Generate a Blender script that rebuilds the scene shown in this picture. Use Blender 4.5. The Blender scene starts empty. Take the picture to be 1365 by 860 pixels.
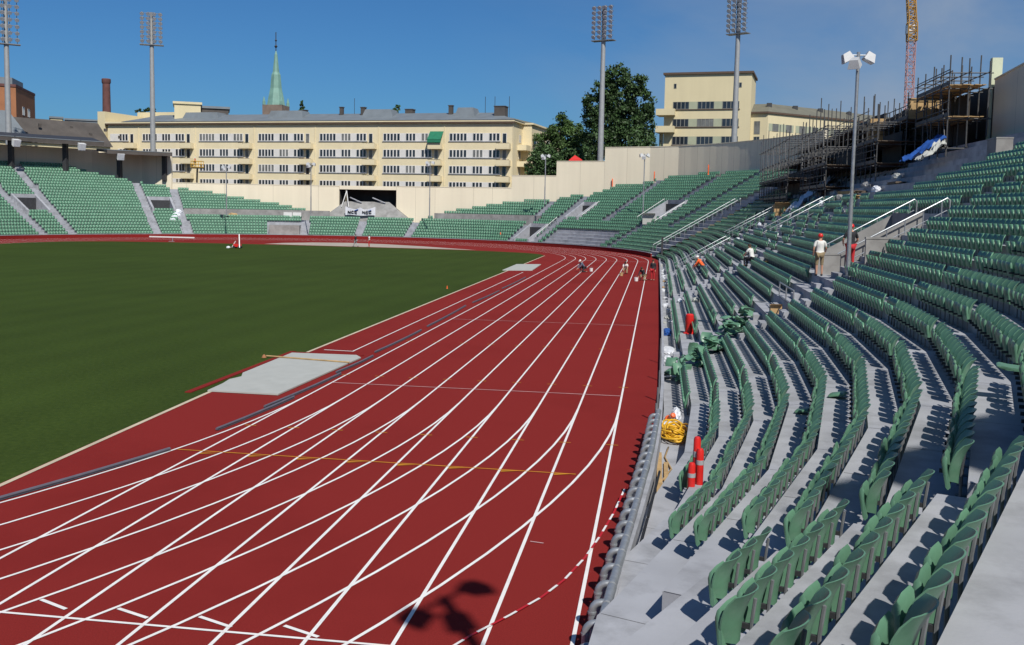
import bpy, bmesh, math, random
import numpy as np
from mathutils import Vector, Matrix
random.seed(7)
rng = np.random.default_rng(7)
R_ = math.radians
PI = math.pi
scene = bpy.context.scene
COL = scene.collection

# ------------------------------------------------------------------ camera
F, PCY, YAW, PIT, ROLL = 1302.3, 388.5, .1471, -.0868, .0192
CAM = Vector((1.0, -12.6, 6.06))
fw = Vector((-math.sin(YAW)*math.cos(PIT), math.cos(YAW)*math.cos(PIT), math.sin(PIT)))
rt0 = Vector((math.cos(YAW), math.sin(YAW), 0)); up0 = rt0.cross(fw)
rt = rt0*math.cos(ROLL)+up0*math.sin(ROLL); up = -rt0*math.sin(ROLL)+up0*math.cos(ROLL)
cd = bpy.data.cameras.new('camera'); cam = bpy.data.objects.new('camera', cd); COL.objects.link(cam)
cd.sensor_width = 36; cd.lens = F/1365*36; cd.shift_y = (PCY-430)/1365
cd.clip_start = .1; cd.clip_end = 6000
m = Matrix((rt, up, -fw)).transposed().to_4x4(); m.translation = CAM
cam.matrix_world = m
scene.camera = cam

def ray(x, y):
    return fw+(x-682.5)/F*rt-(y-PCY)/F*up
def G(x, y, z=0):
    d = ray(x, y); t = (z-CAM.z)/d.z
    return CAM+d*t
def at(x, y, d):
    v = ray(x, y); return CAM+v*(d/math.hypot(v.x, v.y))
def proj(p):
    d = Vector(p)-CAM; z = d.dot(fw)
    if z <= .1: return None
    return (682.5+F*d.dot(rt)/z, PCY-F*d.dot(up)/z, z)

# ------------------------------------------------------------------ materials
def mat(name, col, rough=.6, var=.12, scale=3., bump=0., bscale=None, metal=0., island=0., spec=.5, stain=None, coords='Object', detail=6, obj_rand=0., streak=0.):
    M = bpy.data.materials.new(name); M.use_nodes = True
    nt = M.node_tree; N = nt.nodes; L = nt.links; b = N['Principled BSDF']
    b.inputs['Roughness'].default_value = rough; b.inputs['Metallic'].default_value = metal
    b.inputs['Specular IOR Level'].default_value = spec
    tc = N.new('ShaderNodeTexCoord')
    if coords == 'World':
        g = N.new('ShaderNodeNewGeometry'); src = g.outputs['Position']
    else: src = tc.outputs[coords]
    no = N.new('ShaderNodeTexNoise'); no.inputs['Scale'].default_value = scale; no.inputs['Detail'].default_value = detail
    L.new(src, no.inputs['Vector'])
    rp = N.new('ShaderNodeValToRGB')
    lo = [max(0, c*(1-var)) for c in col]; hi = [min(1, c*(1+var)) for c in col]
    rp.color_ramp.elements[0].position = .3; rp.color_ramp.elements[1].position = .7
    rp.color_ramp.elements[0].color = (*lo, 1); rp.color_ramp.elements[1].color = (*hi, 1)
    L.new(no.outputs['Fac'], rp.inputs['Fac'])
    out = rp.outputs['Color']
    if stain:
        n2 = N.new('ShaderNodeTexNoise'); n2.inputs['Scale'].default_value = stain[1]; n2.inputs['Detail'].default_value = 8
        n2.inputs['Roughness'].default_value = .65
        L.new(src, n2.inputs['Vector'])
        r2 = N.new('ShaderNodeValToRGB'); r2.color_ramp.elements[0].position = stain[3] if len(stain) > 3 else .5; r2.color_ramp.elements[1].position = (stain[3] if len(stain) > 3 else .5)+.2
        r2.color_ramp.elements[0].color = (0, 0, 0, 1); r2.color_ramp.elements[1].color = (stain[2],)*3+(1,)
        L.new(n2.outputs['Fac'], r2.inputs['Fac'])
        mx = N.new('ShaderNodeMix'); mx.data_type = 'RGBA'; mx.inputs['B'].default_value = (*stain[0], 1)
        L.new(r2.outputs['Color'], mx.inputs['Factor']); L.new(out, mx.inputs['A']); out = mx.outputs['Result']
    if streak:
        mp_ = N.new('ShaderNodeMapping'); mp_.inputs['Scale'].default_value = (.9, .9, .06); L.new(src, mp_.inputs['Vector'])
        n4 = N.new('ShaderNodeTexNoise'); n4.inputs['Scale'].default_value = 1.; n4.inputs['Detail'].default_value = 7; L.new(mp_.outputs['Vector'], n4.inputs['Vector'])
        m4 = N.new('ShaderNodeMapRange'); m4.inputs['From Min'].default_value = .35; m4.inputs['From Max'].default_value = .7; m4.inputs['To Min'].default_value = 1.; m4.inputs['To Max'].default_value = 1-streak; L.new(n4.outputs['Fac'], m4.inputs['Value'])
        v4 = N.new('ShaderNodeVectorMath'); v4.operation = 'SCALE'; L.new(out, v4.inputs[0]); L.new(m4.outputs['Result'], v4.inputs['Scale']); out = v4.outputs['Vector']
    if island or obj_rand:
        if island:
            g2 = N.new('ShaderNodeNewGeometry'); rv = g2.outputs['Random Per Island']; a = island
        else:
            g2 = N.new('ShaderNodeObjectInfo'); rv = g2.outputs['Random']; a = obj_rand
        mr = N.new('ShaderNodeMapRange'); mr.inputs['To Min'].default_value = 1-a; mr.inputs['To Max'].default_value = 1+a
        L.new(rv, mr.inputs['Value'])
        mm = N.new('ShaderNodeVectorMath'); mm.operation = 'SCALE'
        L.new(out, mm.inputs[0]); L.new(mr.outputs['Result'], mm.inputs['Scale']); out = mm.outputs['Vector']
    L.new(out, b.inputs['Base Color'])
    if bump:
        nb = N.new('ShaderNodeTexNoise'); nb.inputs['Scale'].default_value = bscale or scale*8; nb.inputs['Detail'].default_value = 6
        L.new(src, nb.inputs['Vector'])
        bp = N.new('ShaderNodeBump'); bp.inputs['Strength'].default_value = bump; bp.inputs['Distance'].default_value = .02
        L.new(nb.outputs['Fac'], bp.inputs['Height']); L.new(bp.outputs['Normal'], b.inputs['Normal'])
    return M

M = {}
M['track'] = mat('track_red', (.212, .0215, .0195), .95, .16, 45., .5, 90, spec=.06, stain=((.145, .013, .012), .10, .55, .5), coords='World')
M['paint'] = mat('white_line_paint', (.78, .76, .74), .6, .06, 2.5, spec=.25, stain=((.52, .40, .38), 1.4, .35, .56), coords='World')
M['paint_pale'] = mat('faded_line_paint', (.60, .38, .38), .7, .2, 2., spec=.2, coords='World')
M['paint_yellow'] = mat('yellow_line_paint', (.62, .27, .02), .6, .15, 3., spec=.2, coords='World')
M['beige_edge'] = mat('beige_edge', (.55, .45, .33), .8, .12, 1., coords='World')
M['sand'] = mat('pale_apron', (.38, .33, .28), .9, .1, .3, coords='World')
M['concrete'] = mat('concrete', (.345, .355, .385), .85, .10, .9, .12, 30, spec=.3, stain=((.215, .22, .235), 1.1, .75, .47), coords='World')
M['joint'] = mat('joint_sealant', (.13, .13, .135), .9, .2, 5., coords='World')
M['concrete_dark'] = mat('rough_concrete', (.28, .275, .265), .9, .2, .8, .2, 20, spec=.3, stain=((.16, .15, .145), 1.2, .6, .5), coords='World')
M['concrete_wall'] = mat('rendered_wall', (.80, .72, .555), .9, .035, .12, .08, 8, spec=.2, stain=((.70, .62, .47), .25, .35, .55), coords='World', streak=.075)
M['seam'] = mat('panel_seam', (.42, .37, .28), .9, .1, 1., coords='World')
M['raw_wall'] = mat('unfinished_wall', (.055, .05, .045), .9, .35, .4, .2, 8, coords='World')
M['seat'] = mat('green_seat_plastic', (.105, .232, .148), .40, .08, 6., obj_rand=.14, spec=.5, stain=((.17, .29, .21), 5., .45, .52))
M['seat_far'] = mat('green_seat_plastic_far', (.104, .246, .156), .36, .06, .6, island=.10, spec=.5, coords='World')
M['steel'] = mat('galvanised_steel', (.36, .38, .40), .42, .15, 9., .05, 60, metal=.55, spec=.5)
M['steel_dull'] = mat('dull_grey_steel', (.19, .20, .215), .55, .12, 4., metal=.3)
M['scaf'] = mat('shaded_scaffold_tube', (.085, .085, .085), .6, .25, 3., metal=.2)  # tube colour darkened for the scaffold side turned from the sun
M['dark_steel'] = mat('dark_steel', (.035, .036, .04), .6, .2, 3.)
M['pole'] = mat('grey_mast_paint', (.33, .34, .345), .5, .08, 2., metal=.2)
M['housing'] = mat('pale_grey_housing', (.46, .47, .48), .5, .06, 3.)
M['white'] = mat('white_metal', (.72, .72, .70), .45, .05, 3.)
M['curtain'] = mat('curtained_glass', (.16, .16, .15), .25, .3, .8, spec=.6, coords='World')
M['glass'] = mat('window_glass', (.022, .027, .036), .12, .4, .4, spec=.7, coords='World')
M['lens'] = mat('lamp_lens', (.55, .58, .62), .15, .1, 3., spec=.8)
M['cream'] = mat('cream_render', (.74, .642, .43), .9, .04, .25, .05, 6, spec=.2, stain=((.65, .54, .36), .3, .3, .56), coords='World', streak=.05)
M['cream2'] = mat('pale_yellow_render', (.66, .575, .37), .9, .03, .25, .05, 6, spec=.2, coords='World', streak=.05)
M['panel'] = mat('white_panel', (.66, .64, .61), .8, .05, .8, coords='World')
M['green_panel'] = mat('sage_panel', (.36, .38, .27), .8, .06, .8, coords='World')
M['greyframe'] = mat('grey_window_frame', (.20, .20, .18), .6, .1, 2.)
M['roof'] = mat('grey_sheet_roof', (.165, .19, .21), .55, .10, .5, stain=((.13, .135, .135), .3, .5, .5), coords='World')
M['roof_dark'] = mat('dark_slate_roof', (.075, .065, .058), .8, .2, .6, .3, 4, coords='World')
M['roof_green'] = mat('olive_roof', (.15, .145, .11), .7, .12, .5, coords='World')
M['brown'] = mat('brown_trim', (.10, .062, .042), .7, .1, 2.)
M['awning'] = mat('green_awning', (.012, .16, .085), .8, .12, 2.)
M['wood'] = mat('planking', (.42, .28, .13), .8, .22, 3., .1, 30)
M['wood_dark'] = mat('weathered_planking', (.13, .10, .072), .85, .3, 2., .1, 30)  # weathered boards, darkened further for the shaded side of the scaffold
M['red'] = mat('red_plastic', (.62, .022, .018), .35, .08, 5.)
M['orange'] = mat('orange_plastic', (.80, .13, .03), .5, .08, 5.)
M['reflect'] = mat('grey_reflective_band', (.34, .34, .35), .4, .1, 8.)
M['yellow'] = mat('yellow_plastic', (.66, .37, .02), .45, .15, 8.)
M['blue'] = mat('blue_tarpaulin', (.02, .085, .33), .5, .2, 3., .3, 8)
M['bag'] = mat('white_plastic_film', (.66, .68, .72), .45, .12, 6., .2, 20)
M['kerb'] = mat('dull_aluminium_kerb', (.13, .13, .165), .55, .12, 3., metal=.2)
M['board'] = mat('grey_board', (.40, .41, .385), .85, .05, 1.5, .03, 30, stain=((.30, .31, .29), 1.2, .4, .55))
M['brick'] = mat('red_brown_brick', (.33, .14, .065), .9, .12, .5, coords='World')
M['brick_dark'] = mat('dark_red_brick', (.13, .055, .048), .9, .2, .8, coords='World')
M['copper'] = mat('verdigris_copper', (.17, .31, .255), .65, .15, .5, coords='World')
M['stone'] = mat('tower_stone', (.20, .15, .12), .9, .2, .5, coords='World')
M['bark'] = mat('bark', (.07, .05, .035), .9, .3, 5., .3)
M['leaf'] = mat('leaf', (.058, .105, .028), .55, .4, .35, island=.62, spec=.3, coords='World')
M['leaf2'] = mat('leaf_dark', (.042, .080, .026), .55, .4, .35, island=.62, spec=.3, coords='World')
M['skin'] = mat('skin', (.45, .24, .16), .6, .08, 10.)
M['tshirt'] = mat('white_cotton', (.66, .66, .63), .85, .06, 10., .2, 40)
M['black'] = mat('black_cloth', (.02, .021, .026), .85, .2, 10.)
M['khaki'] = mat('khaki_cloth', (.25, .19, .11), .85, .15, 12., .2, 40)
M['denim'] = mat('blue_grey_cloth', (.10, .13, .19), .85, .15, 12.)
M['redcloth'] = mat('red_cloth', (.48, .022, .028), .85, .1, 10.)
M['orangecloth'] = mat('orange_workwear', (.85, .12, .02), .8, .08, 10.)
M['hair'] = mat('dark_hair', (.04, .025, .015), .8, .2, 20.)
M['cable'] = mat('black_rubber', (.015, .015, .017), .6, .2, 10.)
M['asphalt'] = mat('asphalt', (.06, .06, .06), .9, .2, .3, .2, 30, coords='World')
M['crane_red'] = mat('crane_red_paint', (.46, .24, .22), .6, .1, 1.)
M['crane_or'] = mat('crane_orange_paint', (.40, .22, .05), .6, .15, 1.)
M['cap'] = mat('pale_coping', (.55, .58, .42), .8, .04, 1., coords='World')
M['cardboard'] = mat('cardboard', (.45, .29, .14), .9, .1, 4.)

# grass with mown bands
def grass_mat():
    g = bpy.data.materials.new('mown_grass'); g.use_nodes = True
    nt = g.node_tree; N = nt.nodes; L = nt.links; b = N['Principled BSDF']
    b.inputs['Roughness'].default_value = .9; b.inputs['Specular IOR Level'].default_value = .1
    ge = N.new('ShaderNodeNewGeometry')
    n1 = N.new('ShaderNodeTexNoise'); n1.inputs['Scale'].default_value = .12; n1.inputs['Detail'].default_value = 8
    n2 = N.new('ShaderNodeTexNoise'); n2.inputs['Scale'].default_value = 6.; n2.inputs['Detail'].default_value = 8; n2.inputs['Roughness'].default_value = .8
    wv = N.new('ShaderNodeTexWave'); wv.bands_direction = 'X'; wv.inputs['Scale'].default_value = .11; wv.inputs['Distortion'].default_value = .6
    mp = N.new('ShaderNodeMapping'); mp.inputs['Rotation'].default_value = (0, 0, R_(4))
    L.new(ge.outputs['Position'], mp.inputs['Vector']); L.new(mp.outputs['Vector'], wv.inputs['Vector'])
    for n in (n1, n2): L.new(ge.outputs['Position'], n.inputs['Vector'])
    r1 = N.new('ShaderNodeValToRGB'); r1.color_ramp.elements[0].position = .3; r1.color_ramp.elements[1].position = .72
    r1.color_ramp.elements[0].color = (.021, .040, .005, 1); r1.color_ramp.elements[1].color = (.054, .083, .014, 1)
    L.new(n2.outputs['Fac'], r1.inputs['Fac'])
    a = N.new('ShaderNodeMath'); a.operation = 'MULTIPLY_ADD'; a.inputs[1].default_value = .09; a.inputs[2].default_value = .67
    L.new(wv.outputs['Fac'], a.inputs[0])
    a2 = N.new('ShaderNodeMath'); a2.operation = 'MULTIPLY_ADD'; a2.inputs[1].default_value = .55
    L.new(n1.outputs['Fac'], a2.inputs[0]); L.new(a.outputs[0], a2.inputs[2])
    v = N.new('ShaderNodeVectorMath'); v.operation = 'SCALE'
    L.new(r1.outputs['Color'], v.inputs[0]); L.new(a2.outputs[0], v.inputs['Scale'])
    L.new(v.outputs['Vector'], b.inputs['Base Color'])
    bp = N.new('ShaderNodeBump'); bp.inputs['Strength'].default_value = .6; bp.inputs['Distance'].default_value = .04
    n3 = N.new('ShaderNodeTexNoise'); n3.inputs['Scale'].default_value = 25.; L.new(ge.outputs['Position'], n3.inputs['Vector'])
    L.new(n3.outputs['Fac'], bp.inputs['Height']); L.new(bp.outputs['Normal'], b.inputs['Normal'])
    return g
M['grass'] = grass_mat()

# red and white barrier tape: stripes along the tape (UV free: object X)
def tape_mat():
    g = bpy.data.materials.new('barrier_tape'); g.use_nodes = True
    nt = g.node_tree; N = nt.nodes; L = nt.links; b = N['Principled BSDF']
    b.inputs['Roughness'].default_value = .5
    at_ = N.new('ShaderNodeAttribute'); at_.attribute_name = 'run'
    ma = N.new('ShaderNodeMath'); ma.operation = 'FRACT'; L.new(at_.outputs['Fac'], ma.inputs[0])
    gt = N.new('ShaderNodeMath'); gt.operation = 'GREATER_THAN'; gt.inputs[1].default_value = .5; L.new(ma.outputs[0], gt.inputs[0])
    mx = N.new('ShaderNodeMix'); mx.data_type = 'RGBA'; mx.inputs['A'].default_value = (.75, .73, .72, 1); mx.inputs['B'].default_value = (.45, .01, .015, 1)
    L.new(gt.outputs[0], mx.inputs['Factor']); L.new(mx.outputs['Result'], b.inputs['Base Color'])
    return g
M['tape'] = tape_mat()

# ------------------------------------------------------------------ builders
OFF = {}
class MB:
    def __init__(s): s.v = []; s.f = []; s.mi = []
    def add(s, vs, fs, mi=0):
        o = len(s.v); s.v.extend([tuple(p) for p in vs]); s.f.extend([tuple(i+o for i in f) for f in fs]); s.mi.extend([mi]*len(fs))
    def box(s, x0, x1, y0, y1, z0, z1, T=None, mi=0):
        vs = [Vector((x, y, z)) for z in (z0, z1) for x, y in ((x0, y0), (x1, y0), (x1, y1), (x0, y1))]
        if T is not None: vs = [T @ p for p in vs]
        s.add(vs, [(3, 2, 1, 0), (4, 5, 6, 7), (0, 1, 5, 4), (1, 2, 6, 5), (2, 3, 7, 6), (3, 0, 4, 7)], mi)
    def hexa(s, lo, hi, mi=0):
        s.add(list(lo)+list(hi), [(3, 2, 1, 0), (4, 5, 6, 7), (0, 1, 5, 4), (1, 2, 6, 5), (2, 3, 7, 6), (3, 0, 4, 7)], mi)
    def prism(s, poly, z0, z1, mi=0):
        n = len(poly); vs = [(p[0], p[1], z0) for p in poly]+[(p[0], p[1], z1) for p in poly]
        s.add(vs, [tuple(range(n))[::-1], tuple(range(n, 2*n))]+[(i, (i+1) % n, n+(i+1) % n, n+i) for i in range(n)], mi)
    def sheet(s, poly, z, mi=0):
        s.add([(p[0], p[1], z) for p in poly], [tuple(range(len(poly)))], mi)
    def strip(s, pts, w, z, mi=0, closed=False):
        P = [Vector((p[0], p[1])) for p in pts]; n = len(P); vs = []
        for i, p in enumerate(P):
            a = P[i-1] if i > 0 or closed else P[i]; b = P[(i+1) % n] if i < n-1 or closed else P[i]
            d = (b-a).normalized(); nn = Vector((-d.y, d.x))*w/2
            vs += [(p.x+nn.x, p.y+nn.y, z), (p.x-nn.x, p.y-nn.y, z)]
        k = n if closed else n-1
        s.add(vs, [(2*i, 2*i+1, (2*((i+1) % n))+1, 2*((i+1) % n)) for i in range(k)], mi)
    def tube(s, pts, r, n=8, mi=0, cap=True, r1=None):
        P = [Vector(p) for p in pts]; rings = []; prev = None
        for i, p in enumerate(P):
            d = (P[min(i+1, len(P)-1)]-P[max(i-1, 0)]).normalized()
            if prev is None:
                a = Vector((0, 0, 1)) if abs(d.z) < .9 else Vector((1, 0, 0)); x = d.cross(a).normalized()
            else: x = (prev-d*prev.dot(d)).normalized()
            prev = x; y = d.cross(x); rr = r if r1 is None else r+(r1-r)*i/(len(P)-1)
            rings.append([p+(x*math.cos(2*PI*k/n)+y*math.sin(2*PI*k/n))*rr for k in range(n)])
        vs = [q for g in rings for q in g]; fs = []
        for i in range(len(P)-1):
            for k in range(n): fs.append((i*n+k, i*n+(k+1) % n, (i+1)*n+(k+1) % n, (i+1)*n+k))
        if cap: fs += [tuple(range(n))[::-1], tuple(range((len(P)-1)*n, len(P)*n))]
        s.add(vs, fs, mi)
    def lathe(s, c, prof, n=12, mi=0):
        c = Vector(c); vs = []; fs = []
        for r, z in prof:
            for k in range(n): vs.append(c+Vector((r*math.cos(2*PI*k/n), r*math.sin(2*PI*k/n), z)))
        for i in range(len(prof)-1):
            for k in range(n): fs.append((i*n+k, i*n+(k+1) % n, (i+1)*n+(k+1) % n, (i+1)*n+k))
        fs += [tuple(range(n))[::-1], tuple(range((len(prof)-1)*n, len(prof)*n))]
        s.add(vs, fs, mi)
    def build(s, name, mats, parent=None, smooth=False):
        off = OFF.get(parent.name, Vector((0, 0, 0))) if parent else Vector((0, 0, 0))
        me = bpy.data.meshes.new(name)
        vs = np.array(s.v, dtype=float)-np.array(off)
        me.from_pydata(vs.tolist(), [], s.f)
        for mm in (mats if isinstance(mats, (list, tuple)) else [mats]): me.materials.append(M[mm] if isinstance(mm, str) else mm)
        if any(s.mi): me.polygons.foreach_set('material_index', s.mi)
        if smooth:
            me.polygons.foreach_set('use_smooth', [True]*len(me.polygons))
            if smooth == 'auto': me.set_sharp_from_angle(angle=R_(40))
        me.update()
        o = bpy.data.objects.new(name, me); COL.objects.link(o)
        if parent: o.parent = parent; OFF[o.name] = off
        return o

def tag(o, label=None, cat=None, group=None, kind=None):
    if label: o['label'] = label
    if cat: o['category'] = cat
    if group: o['group'] = group
    if kind: o['kind'] = kind
    return o
def thing(name, label, cat, loc=(0, 0, 0), group=None):
    o = bpy.data.objects.new(name, None); COL.objects.link(o); o.location = loc
    o.empty_display_size = .2
    OFF[o.name] = Vector(loc)
    return tag(o, label, cat, group)
def struct(name, mb, mt):
    o = mb.build(name, mt); o['kind'] = 'structure'; return o
def frame(origin, xdir):
    """local frame: x along xdir (horizontal), y = left-hand normal, z up"""
    x = Vector((xdir[0], xdir[1], 0)).normalized(); y = Vector((-x.y, x.x, 0))
    T = Matrix.Identity(4); T.col[0][:3] = x; T.col[1][:3] = y; T.translation = Vector(origin)
    return T
ORD = ['zeroth', 'first', 'second', 'third', 'fourth', 'fifth', 'sixth', 'seventh', 'eighth', 'ninth', 'tenth', 'eleventh', 'twelfth', 'thirteenth', 'fourteenth',
       'fifteenth', 'sixteenth', 'seventeenth', 'eighteenth', 'nineteenth', 'twentieth']
TENS = {2: 'twenty', 3: 'thirty', 4: 'forty', 5: 'fifty', 6: 'sixty', 7: 'seventy', 8: 'eighty', 9: 'ninety'}
TENTH = {2: 'twentieth', 3: 'thirtieth', 4: 'fortieth', 5: 'fiftieth', 6: 'sixtieth', 7: 'seventieth', 8: 'eightieth', 9: 'ninetieth'}
def ordw(n):
    if n <= 20: return ORD[n]
    t, u = divmod(n, 10)
    return TENTH[t] if u == 0 else TENS[t]+'-'+ORD[u]

# ------------------------------------------------------------------ stadium plan
CX, YN, YF, RS = -46.26, 17.0, 100.9, 48.3      # bend centres and radius of the first seat row
DEP, RISE = .80, .455
Z0N, Z0F = -.27, .20
def front_x(Y):                                 # track side of the near stand
    pts = [(-40, -1.8), (-8, -.02), (.7, .45), (5, .72), (9, .95), (13, 1.1), (20, 1.22), (34, 1.27), (101, 1.2)]
    if Y <= pts[0][0]: return pts[0][1]
    for (a, xa), (b, xb) in zip(pts, pts[1:]):
        if Y <= b: return xa+(xb-xa)*(Y-a)/(b-a)
    return pts[-1][1]

# ---- ground, track, grass
mb = MB(); mb.sheet([(-2500, -2500), (2500, -2500), (2500, 2500), (-2500, 2500)], -.62); struct('ground', mb, 'asphalt')
out = [(front_x(y), y) for y in (-26, -20, -14, -8, -4, .7, 5, 9, 13, 20, 34, 60, 85, 101)]
out += [(CX+47.5*math.cos(R_(t)), YF+47.5*math.sin(R_(t))) for t in range(4, 181, 4)]
out += [(CX-47.5, 60), (CX-47.5, YN)]
out += [(CX+47.5*math.cos(R_(t)), YN+47.5*math.sin(R_(t))) for t in range(184, 296, 4)]
out += [(-14, -30)]
mb = MB(); mb.prism(out, -.6, 0); struct('running_track', mb, 'track')
gf = [(-12.95, 108.5), (-13.87, 112.0), (-16.26, 114.6), (-21.54, 116.9), (-28, 118.2), (-37.57, 118.9), (-49.08, 119.4), (-58.63, 119.2), (-68, 118.6), (-76, 116.6), (-80.5, 113), (-82.6, 107), (-82.76, 100)]
gf += [(-82.76, 17)]+[(CX+36.2*math.cos(R_(t)), YN+36.2*math.sin(R_(t))) for t in range(184, 333, 4)]+[(-12.6, 5.2), (-13.0, 16), (-12.98, 60)]
mb = MB(); mb.sheet(gf, .005); struct('infield_grass', mb, 'grass')
mb = MB(); mb.strip([(-12.5, 5.2), (-12.92, 16), (-12.92, 70), (-12.92, 108.5)], .13, .010); struct('grass_border_strip', mb, 'beige_edge')
mb = MB(); mb.sheet([(-23.5, 119.0), (-30, 119.3), (-38, 119.8), (-49, 120.3), (-55, 121.2), (-54, 126), (-51, 130), (-46, 132.2), (-40, 130.6), (-33, 126.5), (-27, 121.6)], .006)
struct('pale_apron', mb, 'sand')

# ---- painted markings
mb = MB(); LW = .06
for k in range(9):
    x = -1.22*k
    mb.strip([(x, -22), (x, 40), (x, YF)], LW, .0075)
    r = 36.5+1.22*(8-k)
    pts = [(CX+r*math.cos(R_(t)), YF+r*math.sin(R_(t))) for t in np.linspace(0, 180, 91)]
    mb.strip(pts, LW, .0077)
    mb.strip([(CX-r, YF), (CX-r, 60), (CX-r, YN-.5)], LW, .0075)
    pts = [(CX+r*math.cos(R_(t)), (YN-.5)+r*math.sin(R_(t))) for t in np.linspace(0, -180, 91)]
    mb.strip(pts, LW, .0095)
mb.strip([(-12.6, -.02), (.0, -.02)], .055, .0115)
mb.strip([(-9.76, 100), (0, 100)], .06, .0105)
h = [(-8.04, .50), (-7.47, .25), (-6.74, .42), (-6.15, .19), (-5.44, .38), (-4.84, .13), (-4.12, .32), (-3.52, .06)]
for i in range(0, 8, 2): mb.strip([h[i], h[i+1]], .065, .0135)
mb.strip([(-11.25, 25.75), (-11.25, 76.8)], .06, .0075)
mb.strip([(-12.5, 25.85), (-11.2, 25.75)], .09, .0115)
struct('lane_lines', mb, 'paint')
mb = MB()
for Y in (18.82, 38.24): mb.strip([(-9.76, Y), (.0, Y)], .05, .0125)
mb.strip([(-1.22+.1, 4.55), (-1.22+.35, 4.5)], .03, .0125)
struct('faded_cross_lines', mb, 'paint_pale')
mb = MB()
mb.strip([(-10.4, 9.32), (-.68, 9.2)], .045, .0135)
for k in range(8):
    x = -.75-1.22*k; mb.add([(x, 9.2, .0155), (x-.42, 9.13, .0155), (x-.42, 9.03, .0155)], [(0, 1, 2)])
for Y in (12.15, 20.35, 29.3):
    for k in range(9):
        x = -1.22*k; mb.strip([(x-.16, Y), (x+.16, Y)], .04, .0155)
struct('yellow_marks', mb, 'paint_yellow')

# ------------------------------------------------------------------ bowl stations
def st_near():                                   # from the end of the straight round the near bend
    S = [(CX, YN, math.cos(R_(-t)), math.sin(R_(-t))) for t in range(70, -1, -7)]
    return S
def spt(st, o, z):
    return Vector((st[0]+(RS+o)*st[2], st[1]+(RS+o)*st[3], z))
def terrace_segment(mb, s0, s1, n, z0, skip=(), first=1, sh=0.):
    """treads and risers of rows 1..n between two stations"""
    for i in range(first, n+1):
        if i in skip: continue
        sa = 0. if i <= 4 else sh; sb_ = 0. if i <= 3 else sh; sz = 0. if i <= 4 else sh*RISE/DEP
        a = DEP*(i-1)-.68+sa; b = DEP*(i-1)+.12+sb_; z = z0+RISE*(i-1)+sz
        zl = z-RISE*(1.8 if sh else 1) if i > 1 else -.55
        mb.add([spt(s0, a, zl), spt(s1, a, zl), spt(s1, a, z), spt(s0, a, z)], [(0, 1, 2, 3)])
        mb.add([spt(s0, a, z), spt(s1, a, z), spt(s1, b, z), spt(s0, b, z)], [(0, 1, 2, 3)])

def bm_clip(o, co, no):
    bm = bmesh.new(); bm.from_mesh(o.data)
    bmesh.ops.bisect_plane(bm, geom=bm.verts[:]+bm.edges[:]+bm.faces[:], plane_co=co, plane_no=no, clear_outer=True)
    bm.to_mesh(o.data); bm.free()

SN = st_near()
home = thing('grandstand_terrace', 'stepped grey concrete terrace carrying the green seats along the right side of the track', 'terrace', (8, 20, -.6))
mb = MB()
SHIFT = .52                                       # the section by the camera is set a third of a row back
for k_, (s0, s1) in enumerate(zip(SN, SN[1:])): terrace_segment(mb, s0, s1, 25, Z0N, sh=SHIFT if k_ < 7 else 0.)
def prof_z(o, sh):
    j = int((o+.68)/DEP)+1 if o >= -.68 else 0
    i = j if j <= 3 or not sh else max(4, int((o-sh+.68)/DEP)+1)
    return Z0N+RISE*(i-1)+(sh*RISE/DEP if i > 4 else 0) if i else Z0N-.02
st = SN[7]; brk = sorted({round(DEP*k-.68+q, 4) for k in range(26) for q in (0, SHIFT)})
for o0, o1 in zip(brk, brk[1:]):
    za, zb = prof_z((o0+o1)/2, 0.), prof_z((o0+o1)/2, SHIFT)
    if abs(za-zb) > 1e-4: mb.add([spt(st, o0, min(za, zb)), spt(st, o1, min(za, zb)), spt(st, o1, max(za, zb)), spt(st, o0, max(za, zb))], [(0, 1, 2, 3)])
for k_, st in enumerate(SN):
    sh = SHIFT if k_ < 7 else 0.
    t_ = Vector((-st[3], st[2], 0))*.006
    for i in range(1, 12):
        if sh and i <= 4: continue
        a = DEP*(i-1)-.66+sh; b = DEP*(i-1)+.11+sh; z = Z0N+RISE*(i-1)+sh*RISE/DEP+.003
        for st2 in ([st] if k_ % 2 else [st, ((st[0]+SN[max(0, k_-1)][0])/2, st[1], math.cos(math.atan2(st[3], st[2])-R_(3.5))*math.cos(R_(3.5)), math.sin(math.atan2(st[3], st[2])-R_(3.5))*math.cos(R_(3.5)))]):
            p, q_ = spt(st2, a, z), spt(st2, b, z); mb.add([p-t_, p+t_, q_+t_, q_-t_], [(0, 1, 2, 3)], 1)
bend_steps = mb.build('steps', ['concrete', 'joint'], home)
pl = (Vector((.98, 9, 0))-home.location); bm_clip(bend_steps, pl, Vector((-17, .97, 0)).normalized())
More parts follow.
